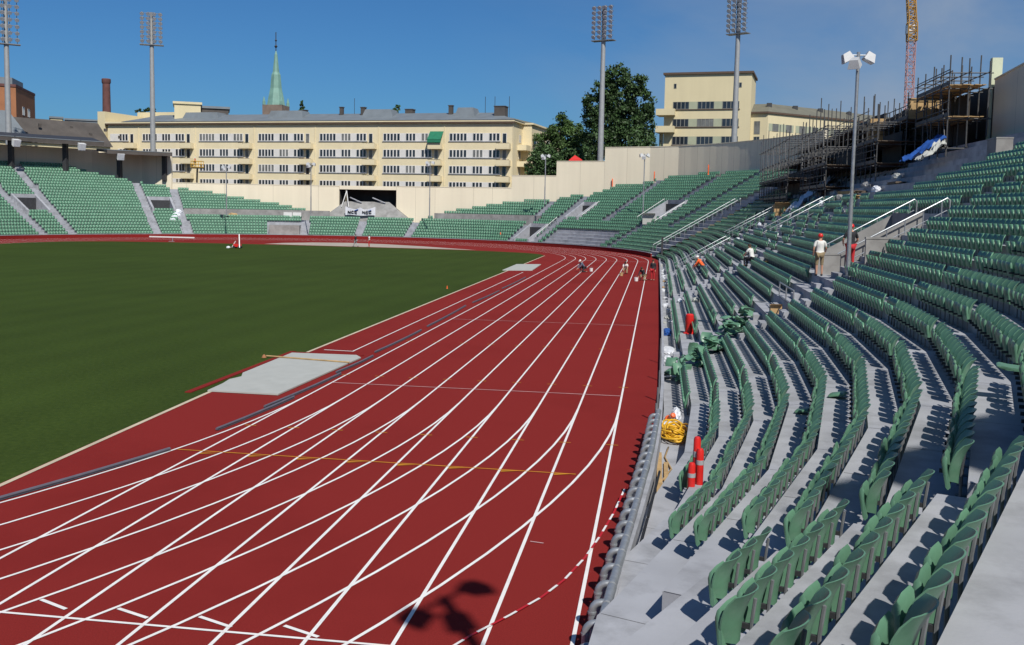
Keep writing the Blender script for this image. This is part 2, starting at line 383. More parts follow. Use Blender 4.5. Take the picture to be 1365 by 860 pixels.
# straight part, sunk aisles are plain steps
STR = [(CX, y, 1, 0) for y in (YN, 25.5, 29.8, 34.2, 50, 56, 75, 81, YF)]+[(CX, YF, math.cos(R_(t)), math.sin(R_(t))) for t in (6, 12)]
mb = MB()
for s0, s1 in zip(STR, STR[1:]): terrace_segment(mb, s0, s1, 25, Z0N, (10, 11, 12, 13) if s0[1] == 29.8 else ())
mb.add([(CX+RS+DEP*9-.7, 29.8, Z0N+RISE*8+.002), (CX+RS+DEP*13, 29.8, Z0N+RISE*8+.002), (CX+RS+DEP*13, 34.2, Z0N+RISE*8+.002), (CX+RS+DEP*9-.7, 34.2, Z0N+RISE*8+.002)], [(0, 1, 2, 3)])
mb.build('steps', 'concrete', home)
mb = MB()
yy = [-26, -14, -8, 0, 5, 9, 13, 20, 34, 60, 85, 101]
for a, b in zip(yy, yy[1:]):
    xa, xb = front_x(a)+.16, front_x(b)+.16
    mb.add([(xa, a, Z0N-.012), (xb, b, Z0N-.012), (60, b, Z0N-.012), (60, a, Z0N-.012)], [(3, 2, 1, 0)])
mb.build('walkway', 'concrete', home)
# half steps in the aisles
def aisle_steps(y0, y1, n):
    q = MB()
    for i in range(1, n):
        b = DEP*(i-1)+.12; z = Z0N+RISE*(i-1)
        x = CX+RS+b
        q.box(x-.36, x-.002, y0, y1, z-.02, z+RISE/2)
    return q
for y0, y1, n in ((28.6, 29.7, 22), (25.7, 26.8, 9), (50.5, 51.6, 16), (54.4, 55.5, 16), (75.4, 76.5, 15), (79.6, 80.6, 15)):
    aisle_steps(y0, y1, n).build('aisle_stair', 'concrete', home)

# front wall, pale coping seen beside the rail
pw = thing('track_side_wall', 'low pale concrete wall between the red track and the right-hand stand', 'wall', (1.2, 20, -.5))
mb = MB()
ys = [-26, -14, -8, -4, -1.5, .7, 3, 5, 7, 9, 13, 20, 34, 60, 85, 103]
zt = lambda y: .30 if y > 9 else .30+(9-y)*.045 if y > -4 else .885
for a, b in zip(ys, ys[1:]):
    xa, xb = front_x(a)+.035, front_x(b)+.035
    mb.hexa([(xa, a, -.6), (xa+.10, a, -.6), (xb+.10, b, -.6), (xb, b, -.6)], [(xa, a, zt(a)), (xa+.10, a, zt(a)), (xb+.10, b, zt(b)), (xb, b, zt(b))])
mb.build('wall_panel', 'concrete', pw)
mb = MB()
for a, b in zip(ys[:10], ys[1:10]):
    mb.tube([(front_x(a)+.26, a, zt(a)-.03), (front_x(b)+.25, b, zt(b)-.06)], .028, 6)
mb.build('cable', 'cable', pw)

# ---- pipe railing along the wall
rail = thing('pipe_railing', 'galvanised pipe railing with elbow posts beside the red track', 'railing', (.5, 4, 0))
ny = 24; y = -2.6; k = 0
while y < 12.6:
    x = front_x(y)-.09; x2 = front_x(y+.68)-.09; zr = .80
    q = MB()
    arc = [(x-.045, y, 0.004), (x-.045, y, zr-.13)]+[(x-.045+.12*(1-math.cos(t)), y, zr-.13+.13*math.sin(t)) for t in np.linspace(.3, PI/2, 5)]+[(x+.14, y, zr)]
    q.tube(arc, .052, 12)
    q.lathe((x-.045, y, zr-.16), [(.06, 0), (.06, .03)], 12)
    q.build('post', 'steel', rail, smooth='auto')
    q = MB()
    a = Vector((x+.15, y-.03, zr-.012)); b = Vector((x2+.15, y+.56, zr-.012))
    d = (b-a).normalized()
    q.tube([a-d*.035, a-d*.02, a, b, b+d*.02, b+d*.035], .07, 12)
    nn = len(q.v)
    for idx in list(range(12))+list(range(nn-12, nn)):
        c = a-d*.035 if idx < 12 else b+d*.035
        p = Vector(q.v[idx]); q.v[idx] = tuple(c+(p-c)*.45)
    q.build('rail_tube', 'steel', rail, smooth='auto')
    y += .68
for y in (12.9, 15.2, 18.2, 22, 26):
    x = front_x(y)+.0
    q = MB(); q.tube([(x, y, 0), (x, y, 1.0)], .03, 8); q.build('post', 'steel_dull', rail, smooth='auto')

# ------------------------------------------------------------------ seats
W = .47
def seat_parts(nu=9, nv=7):
    """unit seat: origin on the tread below the seat line, +Y faces the pitch"""
    A = MB(); vs = []
    for side in (0, 1):
        for j in range(nv):
            v = j/(nv-1); z = .36+.405*v
            for i in range(nu):
                u = i/(nu-1)*2-1
                wv = .212*(1-.30*(1-v)**2.5-.05*max(0, v-.75)*4)
                x = u*wv
                y = -.035+.085*abs(u)**2.2-.10*v+.06*math.sin(v*PI)*.5-.05*max(0, v-.8)*5*.6
                zz = z+(.02*(1-u*u) if v > .9 else 0)-(.05*(1-abs(u))*(1-v))
                if side: y -= .013
                vs.append((x, y, zz))
    fs = []; o = nu*nv
    for j in range(nv-1):
        for i in range(nu-1):
            a = j*nu+i; fs.append((a, a+nu, a+nu+1, a+1)); fs.append((o+a, o+a+1, o+a+nu+1, o+a+nu))
    ring = [i for i in range(nu)]+[j*nu+nu-1 for j in range(1, nv)]+[(nv-1)*nu+i for i in range(nu-2, -1, -1)]+[j*nu for j in range(nv-2, 0, -1)]
    for a, b in zip(ring, ring[1:]+ring[:1]): fs.append((a, b, o+b, o+a))
    A.add(vs, fs)
    return A
def pan_mb(down=False):
    A = MB(); n = 5
    prof = [(.0, .02), (.03, .0), (.30, .0), (.37, .025), (.40, .05), (.37, .068), (.28, .055), (.03, .05)]
    sec = []
    for k, x in enumerate((-.19, -.175, 0, .175, .19)):
        s = .86 if k in (0, 4) else 1
        for (l, t) in prof:
            l2 = .02+(l-.02)*s; t2 = .03+(t-.03)*s-(.012 if k == 2 else 0)
            if down: p = (x, .02+l2, .43+t2+.02)
            else: p = (x*.95, .085-t2+(l2-.2)*.16, .27+l2*.92)
            sec.append(p)
    m_ = len(prof); fs = []
    for k in range(4):
        for j in range(m_): fs.append((k*m_+j, k*m_+(j+1) % m_, (k+1)*m_+(j+1) % m_, (k+1)*m_+j))
    fs += [tuple(range(m_))[::-1], tuple(range(4*m_, 5*m_))]
    if down: fs = [f[::-1] for f in fs]
    A.add(sec, fs); return A
def post_mb():
    A = MB()
    A.tube([(.235, -.06, 0), (.235, -.06, .40), (.235, -.085, .62)], .016, 6); A.box(.195, .275, -.11, -.01, 0, .012)
    return A
def bracket_mb():
    A = MB(); A.box(.222, .248, -.045, .16, .35, .395); A.box(-.02, .24, .02, .045, .335, .36)
    return A
class Holder: pass
def mk(mbx, name, mt, smooth='auto'):
    o = mbx.build(name, mt, smooth=smooth); me = o.data; bpy.data.objects.remove(o); return me
ME_BACK = mk(seat_parts(), 'backrest', 'seat'); ME_PAN = mk(pan_mb(), 'seat_pan', 'seat'); ME_PAND = mk(pan_mb(True), 'seat_pan_down', 'seat')
ME_POST = mk(post_mb(), 'post', 'steel_dull', False); ME_BR = mk(bracket_mb(), 'bracket', 'dark_steel', False)

# positions: (pos, forward dir angle, row, sequence key)
SEATS = []
def seats_on(s0, s1, i, z0, key, y_ok=None, sh=.0, gap=False):
    o = DEP*(i-1)-.02+sh; zz_ = z0+RISE*(i-1)+sh*RISE/DEP
    a = spt(s0, o, zz_); b = spt(s1, o, zz_)
    L = (b-a).length; n = int(L/W-.3) if gap else round(L/W)
    if n < 1: return
    d = (b-a)/L; nrm = Vector((-d.y, d.x, 0))
    mid = (a+b)/2
    if nrm.dot(Vector((CX, min(max(mid.y, YN), YF), mid.z))-mid) < 0: nrm = -nrm
    ang = math.atan2(nrm.y, nrm.x)-PI/2
    Wd = W if gap else L/n; pad = (L-n*Wd)/2
    for k in range(n):
        p = a+d*(pad+Wd*(k+.5))
        if y_ok and not y_ok(p): continue
        SEATS.append((p, ang+random.gauss(0, .02), i, key))
def ok_near(p):
    if p.x < front_x(p.y)+.85+.0*p.y: return False
    return True
for i in range(1, 24):
    for k_, (s0, s1) in list(enumerate(zip(SN, SN[1:])))[3:]:                  # near bend
        near_ = k_ < 7
        def okb(p, i=i, near_=near_):
            if not ok_near(p) or i > 22: return False
            if (p-CAM).xy.length < 1.3: return False
            if near_:
                if i < 5 or (i > 8 and (p-CAM).xy.length < 8): return False
                return p.y > {5: -3.2, 6: -4.9, 7: -7.6, 8: -8.6}.get(i, -60)
            return p.y > {1: 9.5, 2: 4.4, 3: 1.0, 4: .7, 5: .2}.get(i, -60)
        seats_on(s0, s1, i, Z0N, ('near', i), okb, SHIFT if near_ else 0., True)
    def top_ok(p, i=i):
        y = p.y
        n = 22 if y < 37 else 22-(y-37)*.7 if y < 44.5 else 17-.5*abs(math.sin(y))
        if y > 98: n = 15
        if i > n: return False
        if i <= 8 and 25.5 < y < 31.9: return False
        if 9 <= i <= 14 and 27.4+.25*(i-9) < y < 34.8: return False
        if i > 14 and 28.6 < y < 29.9: return False
        if 13 <= i <= 22 and 13.5 < y < 14.7: return False
        if 49.9 < y < 56.1: return i >= 9 and 51.7 < y < 54.3
        if 74.9 < y < 81.1: return False
        if y > 56 and i > 9 and (int(y*.31+i*.7) % 3 == 0): return False   # patches not yet fitted
        return True
    for y0, y1 in ((YN, 25.55), (25.55, 31.85), (31.85, 50), (50, 56), (56, 75), (81, YF)):
        seats_on((CX, y0, 1, 0), (CX, y1, 1, 0), i, Z0N, ('near', i), top_ok, 0., y0 == YN)
    if i <= 20:
        for t in (0, 6):
            seats_on((CX, YF, math.cos(R_(t)), math.sin(R_(t))), (CX, YF, math.cos(R_(t+6)), math.sin(R_(t+6))), i, Z0N, ('near', i), None)
NEAR_N = len(SEATS)

# far bend
NT = [(12, 25), (38, 25), (44, 24), (48, 21), (51.5, 21), (53.2, 18), (55, 18), (61, 16), (66, 15), (69, 14.3), (74, 12.4), (79, 10.4), (81.5, 8.6), (82.5, 7.3), (100.5, 7.3), (101, 8.6), (104, 9.4), (106.6, 10.4), (110.6, 12.2),
      (115.7, 13.7), (120.6, 15.7), (124.3, 16.8), (128, 17.8), (131, 18.6), (134, 20), (139, 22.5), (142, 25), (181, 25)]
def nrow(t):
    for (a, na), (b, nb) in zip(NT, NT[1:]):
        if t <= b: return na+(nb-na)*(t-a)/(b-a)
    return 25
AIS = [(154.7, 1, 25), (149.2, 1, 25), (133.2, 1, 25), (127.6, 1, 25), (105.2, 1, 8), (94.1, 1, 8), (83.9, 1, 8), (60.2, 1, 16), (54.5, 1, 25), (33.0, 1, 25), (44., 9, 25), (24.5, 8, 25), (165, 1, 25), (171, 1, 25)]
VOM = [(150., 154.0, 9, 13, 25), (128.5, 132.5, 10, 13, 25), (55.5, 59.5, 2, 6, 16), (50.5, 53.5, 10, 14, 25), (30.5, 35.5, 11, 15, 25), (166., 170., 9, 13, 25)]
def far_ok(p, i):
    t = math.degrees(math.atan2(p.y-YF, p.x-CX))
    if t < 13.0: return False
    if i > nrow(t): return False
    r = RS+DEP*(i-1)
    for ta, a, b in AIS:
        if a <= i <= b and abs(t-ta)*PI/180*r < .75: return False
    for t0, t1, a, b, _ in VOM:
        if a <= i <= b and t0 < t < t1: return False
    if 59 < t < 80.8 and 8 <= i <= 9: return False
    if 101 < t < 127 and 8 <= i <= 9: return False
    if 105.8 < t < 112.2 and i <= 5: return False
    if 36.2 < t < 52.5 and i <= 5: return False
    if t < 16.4: return False
    return True
# solid treads under the far bend in 2 degree slices
def fst(t): return (CX, YF, math.cos(R_(t)), math.sin(R_(t)))
def chord_st(t, step=6):
    """station on the six degree facet chord"""
    t0 = math.floor(t/step)*step; tm = t0+step/2
    k = math.cos(R_(step/2))/math.cos(R_(t-tm))
    c, s = math.cos(R_(t)), math.sin(R_(t))
    return (CX, YF, c*k, s*k)
for i in range(1, 26):
    for t0 in range(12, 180, 6):
        seats_on(fst(t0), fst(t0+6), i, Z0F, ('far', i), lambda p, i=i: far_ok(p, i))
    seats_on((CX, YF, -1, 0), (CX, 60, -1, 0), i, Z0F, ('far', i), lambda p, i=i: True)

far = thing('end_terrace', 'curved grey concrete terrace round the far end of the track under rows of green seats', 'terrace', (CX, 150, -.6))
mb = MB()
for t in np.arange(12, 180, .5):
    tm = t+.25; n = int(nrow(tm)+.6)
    sk = (8, 9) if (59 < tm < 80.8 or 101 < tm < 127) else ()
    for v0, v1, va, vb, _ in VOM:
        if v0 <= tm <= v1: sk = tuple(sk)+tuple(range(va, vb+1))
    s0, s1 = chord_st(t+1e-6), chord_st(t+.5-1e-6)
    terrace_segment(mb, s0, s1, n, Z0F, sk)
    if (8 in sk and 9 in sk and tm > 59) and n >= 9 and not 129 > tm > 127 and not 128.5 <= tm <= 132.5 and not 149 < tm:            # flat walkway, then the dark wall below the upper rows
        zz = Z0F+RISE*6; zt_ = Z0F+RISE*9-.02; a, b = DEP*6+.12, DEP*7.7
        mb.add([spt(s0, a, zz), spt(s1, a, zz), spt(s1, b, zz), spt(s0, b, zz)], [(0, 1, 2, 3)])
        mb.add([spt(s0, b+1e-3, zt_), spt(s1, b+1e-3, zt_), spt(s1, DEP*8.3, zt_), spt(s0, DEP*8.3, zt_)], [(0, 1, 2, 3)])
        mb.add([spt(s0, b, zz), spt(s1, b, zz), spt(s1, b, zt_+.35), spt(s0, b, zt_+.35)], [(0, 1, 2, 3)], 1)
        mb.add([spt(s0, b+.2, zz), spt(s1, b+.2, zz), spt(s1, b+.2, zt_+.35), spt(s0, b+.2, zt_+.35)], [(0, 1, 2, 3)], 1)
        mb.add([spt(s0, b, zt_+.35), spt(s1, b, zt_+.35), spt(s1, b+.2, zt_+.35), spt(s0, b+.2, zt_+.35)], [(0, 1, 2, 3)], 1)
terrace_segment(mb, (CX, YF, -1, 0), (CX, 40, -1, 0), 25, Z0F)
mb.build('steps', ['concrete', 'concrete_dark'], far)
# red-faced low wall in front of the far terrace
mb = MB()
for t in np.arange(12, 180, 2.0):
    s0, s1 = fst(t), fst(t+2)
    a, b = -.83, -.70
    P = [spt(s0, a, 0), spt(s1, a, 0), spt(s1, b, 0), spt(s0, b, 0)]
    P = [Vector((p.x, p.y, -.55)) for p in P]
    mb.hexa(P, [p+Vector((0, 0, .55+.50)) for p in P])
mb.box(CX-RS+.70, CX-RS+.83, 40, YF, -.55, .50)
mb.build('front_panel', 'track', far)
mb = MB()
for t in np.arange(12, 180, 2.0):
    s0, s1 = fst(t), fst(t+2)
    P = [spt(s0, -.86, .503), spt(s1, -.86, .503), spt(s1, -.66, .503), spt(s0, -.66, .503)]
    mb.hexa(P, [p+Vector((0, 0, .07)) for p in P])
mb.build('coping', 'concrete', far)
# vomitory mouths: side walls, floor, lintel and a dark panel for the shade of the passage
for n_, (t0, t1, a, b, _) in enumerate(VOM):
    q = MB()
    oa, ob = DEP*(a-1)-.68, DEP*b-.67
    za = Z0F+RISE*(a-2); zb = Z0F+RISE*b
    for t in (t0, t1-.35):
        s0, s1 = fst(t), fst(t+.35)
        q.hexa([spt(s0, oa-.6, za-.3), spt(s1, oa-.6, za-.3), spt(s1, ob, za-.3), spt(s0, ob, za-.3)], [spt(s0, oa-.6, za+.75), spt(s1, oa-.6, za+.75), spt(s1, ob, zb+.45), spt(s0, ob, zb+.45)])
    s0, s1 = fst(t0+.352), fst(t1-.352)
    q.hexa([spt(s0, ob-.25, zb-.15), spt(s1, ob-.25, zb-.15), spt(s1, ob-.002, zb-.15), spt(s0, ob-.002, zb-.15)], [spt(s0, ob-.25, zb+.44), spt(s1, ob-.25, zb+.44), spt(s1, ob-.002, zb+.44), spt(s0, ob-.002, zb+.44)])
    q.build('vomitory_wall', 'concrete', far)
    q = MB(); q.hexa([spt(s0, oa-.02, za-.1), spt(s1, oa-.02, za-.1), spt(s1, ob+2, za-.1), spt(s0, ob+2, za-.1)], [spt(s0, oa-.02, za+.01), spt(s1, oa-.02, za+.01), spt(s1, ob+2, za+.01), spt(s0, ob+2, za+.01)]); q.build('vomitory_floor', 'concrete', far)
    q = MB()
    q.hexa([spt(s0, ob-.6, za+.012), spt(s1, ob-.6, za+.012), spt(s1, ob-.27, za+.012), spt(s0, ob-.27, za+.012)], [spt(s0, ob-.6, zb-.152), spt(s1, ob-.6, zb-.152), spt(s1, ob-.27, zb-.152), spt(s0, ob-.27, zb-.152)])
    q.build('vomitory_shade_panel', 'dark_steel', far)  # near-black block stands in for the shade inside the passage
# aisle kerb steps of the far end
for ta, a, b in AIS:
    q = MB()
    for i in range(a, min(b, int(nrow(ta)))):
        if (i in (7, 8, 9)) and (59 < ta < 80 or 101 < ta < 127): continue
        r = RS+DEP*(i-1); w = math.degrees(.6/r)
        s0, s1 = fst(ta-w), fst(ta+w); z = Z0F+RISE*(i-1)
        e = DEP*(i-1)+.115
        if any(v0-.5 < ta < v1+.5 and va <= i <= vb for v0, v1, va, vb, _ in VOM): continue
        q.hexa([spt(s0, e-.36, z-.02), spt(s1, e-.36, z-.02), spt(s1, e, z-.02), spt(s0, e, z-.02)], [spt(s0, e-.36, z+.22), spt(s1, e-.36, z+.22), spt(s1, e, z+.22), spt(s0, e, z+.22)])
    q.build('aisle_stair', 'concrete', far)
# blank corner box where seats stop short
q = MB(); s0, s1 = fst(106), fst(112)
q.hexa([spt(s0, -.6, -.4), spt(s1, -.6, -.4), spt(s1, DEP*4+.1, -.4), spt(s0, DEP*4+.1, -.4)], [spt(s0, -.6, Z0F+RISE*4.2), spt(s1, -.6, Z0F+RISE*4.2), spt(s1, DEP*4+.1, Z0F+RISE*4.2), spt(s0, DEP*4+.1, Z0F+RISE*4.2)])
q.build('block', 'concrete_dark', far)

# ---- seats: the 300 that show largest as individuals, the rest as one mass
cand = []
for idx, (p, a, i, key) in enumerate(SEATS):
    c = Vector((p.x, p.y, p.z+.55)); pr = proj(c)
    if pr is None: continue
    vis = -25 < pr[0] < 1390 and -20 < pr[1] < 885
    if vis: cand.append((pr[2], idx))
cand.sort(); INDIV = [i for d, i in cand if d > .6][:300]
iset = set(INDIV)
DOWN = {5, 17, 41, 66, 90, 133, 171, 204, 240}
rows = {}
for n_, idx in enumerate(INDIV): rows.setdefault(SEATS[idx][2], []).append(idx)
for i, lst in rows.items():
    lst.sort(key=lambda k: SEATS[k][0].y)
    for n_, idx in enumerate(lst):
        p, a, _, _ = SEATS[idx]
        o = bpy.data.objects.new('stadium_seat', None); COL.objects.link(o); o.location = p; o.rotation_euler = (0, 0, a); o.empty_display_size = .1
        dn = (idx*7919) % 131 == 0
        tag(o, f'green {"seat, folded down" if dn else "tip-up seat"}, {ordw(n_+1)} from the near end of the {ordw(i)} row above the track', 'seat', 'green tip-up seats in the near rows')
        for nm, me in (('backrest', ME_BACK), ('seat_pan', ME_PAND if dn else ME_PAN), ('post', ME_POST), ('bracket', ME_BR)):
            c = bpy.data.objects.new(nm, me); COL.objects.link(c); c.parent = o
            if nm == 'seat_pan': c.rotation_euler = (random.gauss(0, .03), 0, 0)
# the rest
def low_seat():
    A = MB()
    xs = (-.215, 0, .215); vs = []
    for side in (0, 1):
        for z, yo in ((.37, .0), (.66, -.045), (.78, -.10)):
            for x in xs: vs.append((x, yo+(.06 if x else -.01)-.025*side, z))
    fs = []
    for j in range(2):
        for i in range(2):
            a = j*3+i; fs += [(a, a+3, a+4, a+1), (9+a, 9+a+1, 9+a+4, 9+a+3)]
    fs += [(6, 15, 16, 7), (7, 16, 17, 8), (0, 9, 12, 3), (3, 12, 15, 6), (2, 5, 14, 11), (5, 8, 17, 14)]
    A.add(vs, fs, 0)
    A.hexa([(-.17, -.005, .28), (.17, -.005, .28), (.17, .05, .275), (-.17, .05, .275)], [(-.16, .075, .62), (.16, .075, .62), (.16, .13, .605), (-.16, .13, .605)], 0)
    A.hexa([(.215, -.08, 0), (.255, -.08, 0), (.255, -.04, 0), (.215, -.04, 0)], [(.215, -.08, .58), (.255, -.08, .58), (.255, -.04, .58), (.215, -.04, .58)], 1)
    return A
A = low_seat(); TV = np.array(A.v); TF = A.f
rest = [k for k in range(len(SEATS)) if k not in iset]
rest = [k for k in rest if (lambda q: q is not None and -60 < q[0] < 1425 and -60 < q[1] < 930)(proj(SEATS[k][0]))]
pos = np.array([tuple(SEATS[k][0]) for k in rest]); ang = np.array([SEATS[k][1] for k in rest]); nS = len(rest)
c, s = np.cos(ang), np.sin(ang)
V = np.empty((nS, len(TV), 3)); V[:, :, 0] = TV[None, :, 0]*c[:, None]-TV[None, :, 1]*s[:, None]; V[:, :, 1] = TV[None, :, 0]*s[:, None]+TV[None, :, 1]*c[:, None]; V[:, :, 2] = TV[None, :, 2]
V += pos[:, None, :]
quads = np.array(TF, dtype=np.int32); nf = len(quads)
FI = (quads[None]+np.arange(nS, dtype=np.int32)[:, None, None]*len(TV)).reshape(-1)
me = bpy.data.meshes.new('distant_seating'); me.vertices.add(nS*len(TV)); me.vertices.foreach_set('co', V.reshape(-1))
me.loops.add(len(FI)); me.loops.foreach_set('vertex_index', FI)
me.polygons.add(nS*nf); me.polygons.foreach_set('loop_start', np.arange(0, nS*nf*4, 4, dtype=np.int32)); me.polygons.foreach_set('loop_total', np.full(nS*nf, 4, dtype=np.int32))
me.materials.append(M['seat_far']); me.materials.append(M['steel_dull'])
me.polygons.foreach_set('material_index', np.tile(np.array(A.mi, dtype=np.int32), nS))
me.update(calc_edges=True); me.validate()
o = bpy.data.objects.new('distant_seating', me); COL.objects.link(o)
tag(o, 'mass of green plastic seats filling the farther rows all round the bowl', 'seats', kind='stuff')
print('seats', len(SEATS), 'individual', len(INDIV), 'rest', nS)
exec_after = []

# ------------------------------------------------------------------ outer walls
def wall_run(name, label, pts, tops, th=.45, base=-.6, mt='concrete_wall', cap=True):
    """pts polyline (x,y); tops height per segment (or pair)"""
    c = pts[len(pts)//2]
    t = thing(name, label, 'wall', (c[0], c[1], base))
    q = MB(); k = MB()
    for (a, b), z in zip(zip(pts, pts[1:]), tops):
        za, zb = z if isinstance(z, tuple) else (z, z)
        d = (Vector(b)-Vector(a)).normalized(); n = Vector((-d.y, d.x))*th/2
        q.hexa([(a[0]-n.x, a[1]-n.y, base), (b[0]-n.x, b[1]-n.y, base), (b[0]+n.x, b[1]+n.y, base), (a[0]+n.x, a[1]+n.y, base)],
               [(a[0]-n.x, a[1]-n.y, za), (b[0]-n.x, b[1]-n.y, zb), (b[0]+n.x, b[1]+n.y, zb), (a[0]+n.x, a[1]+n.y, za)])
        n *= 1.25
        k.hexa([(a[0]-n.x, a[1]-n.y, za+.003), (b[0]-n.x, b[1]-n.y, zb+.003), (b[0]+n.x, b[1]+n.y, zb+.003), (a[0]+n.x, a[1]+n.y, za+.003)],
               [(a[0]-n.x, a[1]-n.y, za+.10), (b[0]-n.x, b[1]-n.y, zb+.10), (b[0]+n.x, b[1]+n.y, zb+.10), (a[0]+n.x, a[1]+n.y, za+.10)])
    q.build('wall_panel', mt, t)
    if mt == 'concrete_wall':
        for (a, b), z in zip(zip(pts, pts[1:]), tops):
            L_ = (Vector(b)-Vector(a)).length; d = (Vector(b)-Vector(a))/L_; n = Vector((-d.y, d.x)); zz_ = min(z) if isinstance(z, tuple) else z
            for k_ in range(1, max(2, int(L_/5.2)+1)):
                u = L_*k_/max(2, int(L_/5.2)+1); c2 = Vector(a)+d*u
                for sg in (-1, 1):
                    e = c2+n*sg*(th/2+.004); j = MB(); j.add([(e.x-d.x*.02, e.y-d.y*.02, base), (e.x+d.x*.02, e.y+d.y*.02, base), (e.x+d.x*.02, e.y+d.y*.02, zz_), (e.x-d.x*.02, e.y-d.y*.02, zz_)], [(0, 1, 2, 3)])
                    if sg == (1 if (Vector((CX, 60))-c2).dot(n) > 0 else -1) and math.hypot(c2.x-CAM.x, c2.y-CAM.y) > 60: j.build('seam', 'seam', t)
    if cap: k.build('coping', 'concrete_wall' if mt == 'concrete_wall' else mt, t)
    return t
def pol(t, r): return (CX+r*math.cos(R_(t)), YF+r*math.sin(R_(t)))
RW = RS+20.9
def pol_n(t, r): return (CX+r*math.cos(R_(t)), YN+r*math.sin(R_(t)))
NEAR_WALL = 19.0  # unseen near-bend stretch made taller so its shadow reaches the upper rows
NW = [pol_n(t, RW) for t in range(-78, 1, 3)]+[(CX+RW, 40)]
wall_run('stadium_wall', 'tall grey-beige wall behind the upper seats at the right edge', NW+[(CX+RW, 57)], [NEAR_WALL]*(len(NW)-2)+[(NEAR_WALL, 15.9), (15.9, 15.0)])
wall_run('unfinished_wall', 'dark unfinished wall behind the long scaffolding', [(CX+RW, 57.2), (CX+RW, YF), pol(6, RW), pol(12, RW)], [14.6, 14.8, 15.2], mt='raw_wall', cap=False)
wall_run('stadium_wall', 'high pale wall curving behind the far seats below the flat-topped yellow building', [pol(t_, RW) for t_ in np.arange(12.2, 45, 2.4)]+[ (-.6, 151.4), (-8.2, 154.2)], [16.2]*30)
p3 = (-16.6, 156.4); p4 = (-24.6, 157.9)
wall_run('stadium_wall', 'middle step of the pale end wall, in front of the leafy trees', [(-8.2, 154.25), p3], [13.9])
wall_run('stadium_wall', 'lower step of the pale end wall at the corner of the long apartment block', [p3, p4], [11.4])
ent0, ent1 = (-45.7, 158.9), (-56.4, 158.9)
wall_run('stadium_wall', 'long low beige wall right of the dark gateway', [p4, (-35, 158.8), ent0], [9.25, 9.2])
wall_run('stadium_wall', 'long low beige wall left of the dark gateway reaching under the covered stand', [ent1, (-64, 158.5), (-73, 157), (-81, 154.6), (-85.5, 152.8)], [9.1, 9.1, 9.1, 9.1])
# back wall of the roofed stand
wl = [(-85.5, 152.7)]+[pol(t, RW) for t in range(132, 181, 6)]+[(CX-RW, 60)]
wl[1] = pol(131, RW-1)
wall_run('stand_back_wall', 'shaded beige back wall beneath the dark roof of the covered stand', wl, [14.6]*(len(wl)-1), cap=False)

# gateway in the end wall
g = thing('gateway', 'dark opening with a ramp in the beige end wall above the seats', 'gateway', (-51, 159, 3))
q = MB(); q.box(-56.35, -45.75, 158.75, 159.2, 8.55, 9.22); q.build('lintel', 'concrete_wall', g)
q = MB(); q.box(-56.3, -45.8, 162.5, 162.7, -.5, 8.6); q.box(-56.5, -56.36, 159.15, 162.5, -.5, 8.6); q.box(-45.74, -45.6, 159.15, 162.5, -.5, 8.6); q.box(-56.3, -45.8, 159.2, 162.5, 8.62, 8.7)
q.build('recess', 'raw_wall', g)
q = MB()
q.hexa([(-60, 156.1, 2.6), (-42, 156.1, 2.6), (-42, 158.6, 2.6), (-60, 158.6, 2.6)], [(-58.6, 156.4, 3.5), (-43.4, 156.4, 3.5), (-47, 158.6, 6.4), (-55.2, 158.6, 6.4)])
q.build('ramp', 'concrete_dark', g)
q = MB()
for x0, x1 in ((-54.2, -52.0), (-50.0, -47.6)): q.tube([(x0, 158.3, 7.1), (x1, 158.2, 6.2)], .12, 6)
q.build('brace', 'concrete', g)
q = MB()
for dx in (-.65, .65): q.tube([(-54.9, 158.45, 8.3), (-54.9+dx, 157.6, 5.4)], .08, 5)
st = q.build('stepladder', 'white'); tag(st, 'pale stepladder standing open at the left of the dark gateway', 'ladder')
# banner with the builder's lettering
bn = thing('banner', 'white sagging banner with dark lettering hung below the gateway', 'banner', (-51.6, 155.9, 4))
q = MB(); n = 14
for j in range(2):
    for i in range(n+1):
        u = i/n; sag = .55*(1-(2*u-1)**2) if j else .06*math.sin(u*9)
        if j and abs(u-.5) < .12: sag -= .4*(1-abs(u-.5)/.12)
        q.v.append((-54.3+5.5*u, 155.95+.05*math.sin(u*20), 3.95+(1.55-sag if j else sag)))
q.f = [(i, i+1, n+1+i+1, n+1+i) for i in range(n)]; q.mi = [0]*n
q.build('sheet', 'bag', bn)
def letters(word, x, z, w, h, y, mtx):
    S = {'N': [(0, 0, 0, 1), (0, 1, 1, 0), (1, 0, 1, 1)], 'C': [(1, .9, .3, 1), (.3, 1, 0, .6), (0, .6, .1, .1), (.1, .1, 1, .05)]}
    q = MB()
    for c_ in word:
        for a, b, c2, d in S[c_]:
            q.tube([(x+a*w, y, z+b*h), (x+c2*w, y, z+d*h)], .07, 5)
        x += w*1.45
    return q
letters('NCC', -53.75, 4.3, .42, .42, 155.82, None).build('lettering', 'black', bn); letters('NCC', -51.1, 4.3, .42, .42, 155.82, None).build('lettering', 'black', bn)
q = MB(); q.tube([(-52.6, 155.82, 4.75), (-51.9, 155.82, 4.98)], .08, 5); q.tube([(-50.0, 155.82, 4.72), (-49.5, 155.82, 4.9)], .07, 5); q.build('emblem', 'blue', bn)

tw = thing('unseen_shade_block', 'unseen concrete block added on the uppermost rows beside the camera to shade the rows below', 'shade block', (14, -13, 7))  # block out of view, added to shade the upper near rows
pg = [(10.2, -13.2), (17.2, -8.0), (20.5, -12.5), (13.5, -17.7)]
q = MB(); q.prism(pg, 5.5, 18.6); q.build('wall', 'concrete', tw)
q = MB(); q.prism([(p[0]+(p[0]-15.3)*.05, p[1]+(p[1]+12.8)*.05) for p in pg], 18.603, 18.9); q.build('roof', 'roof', tw)

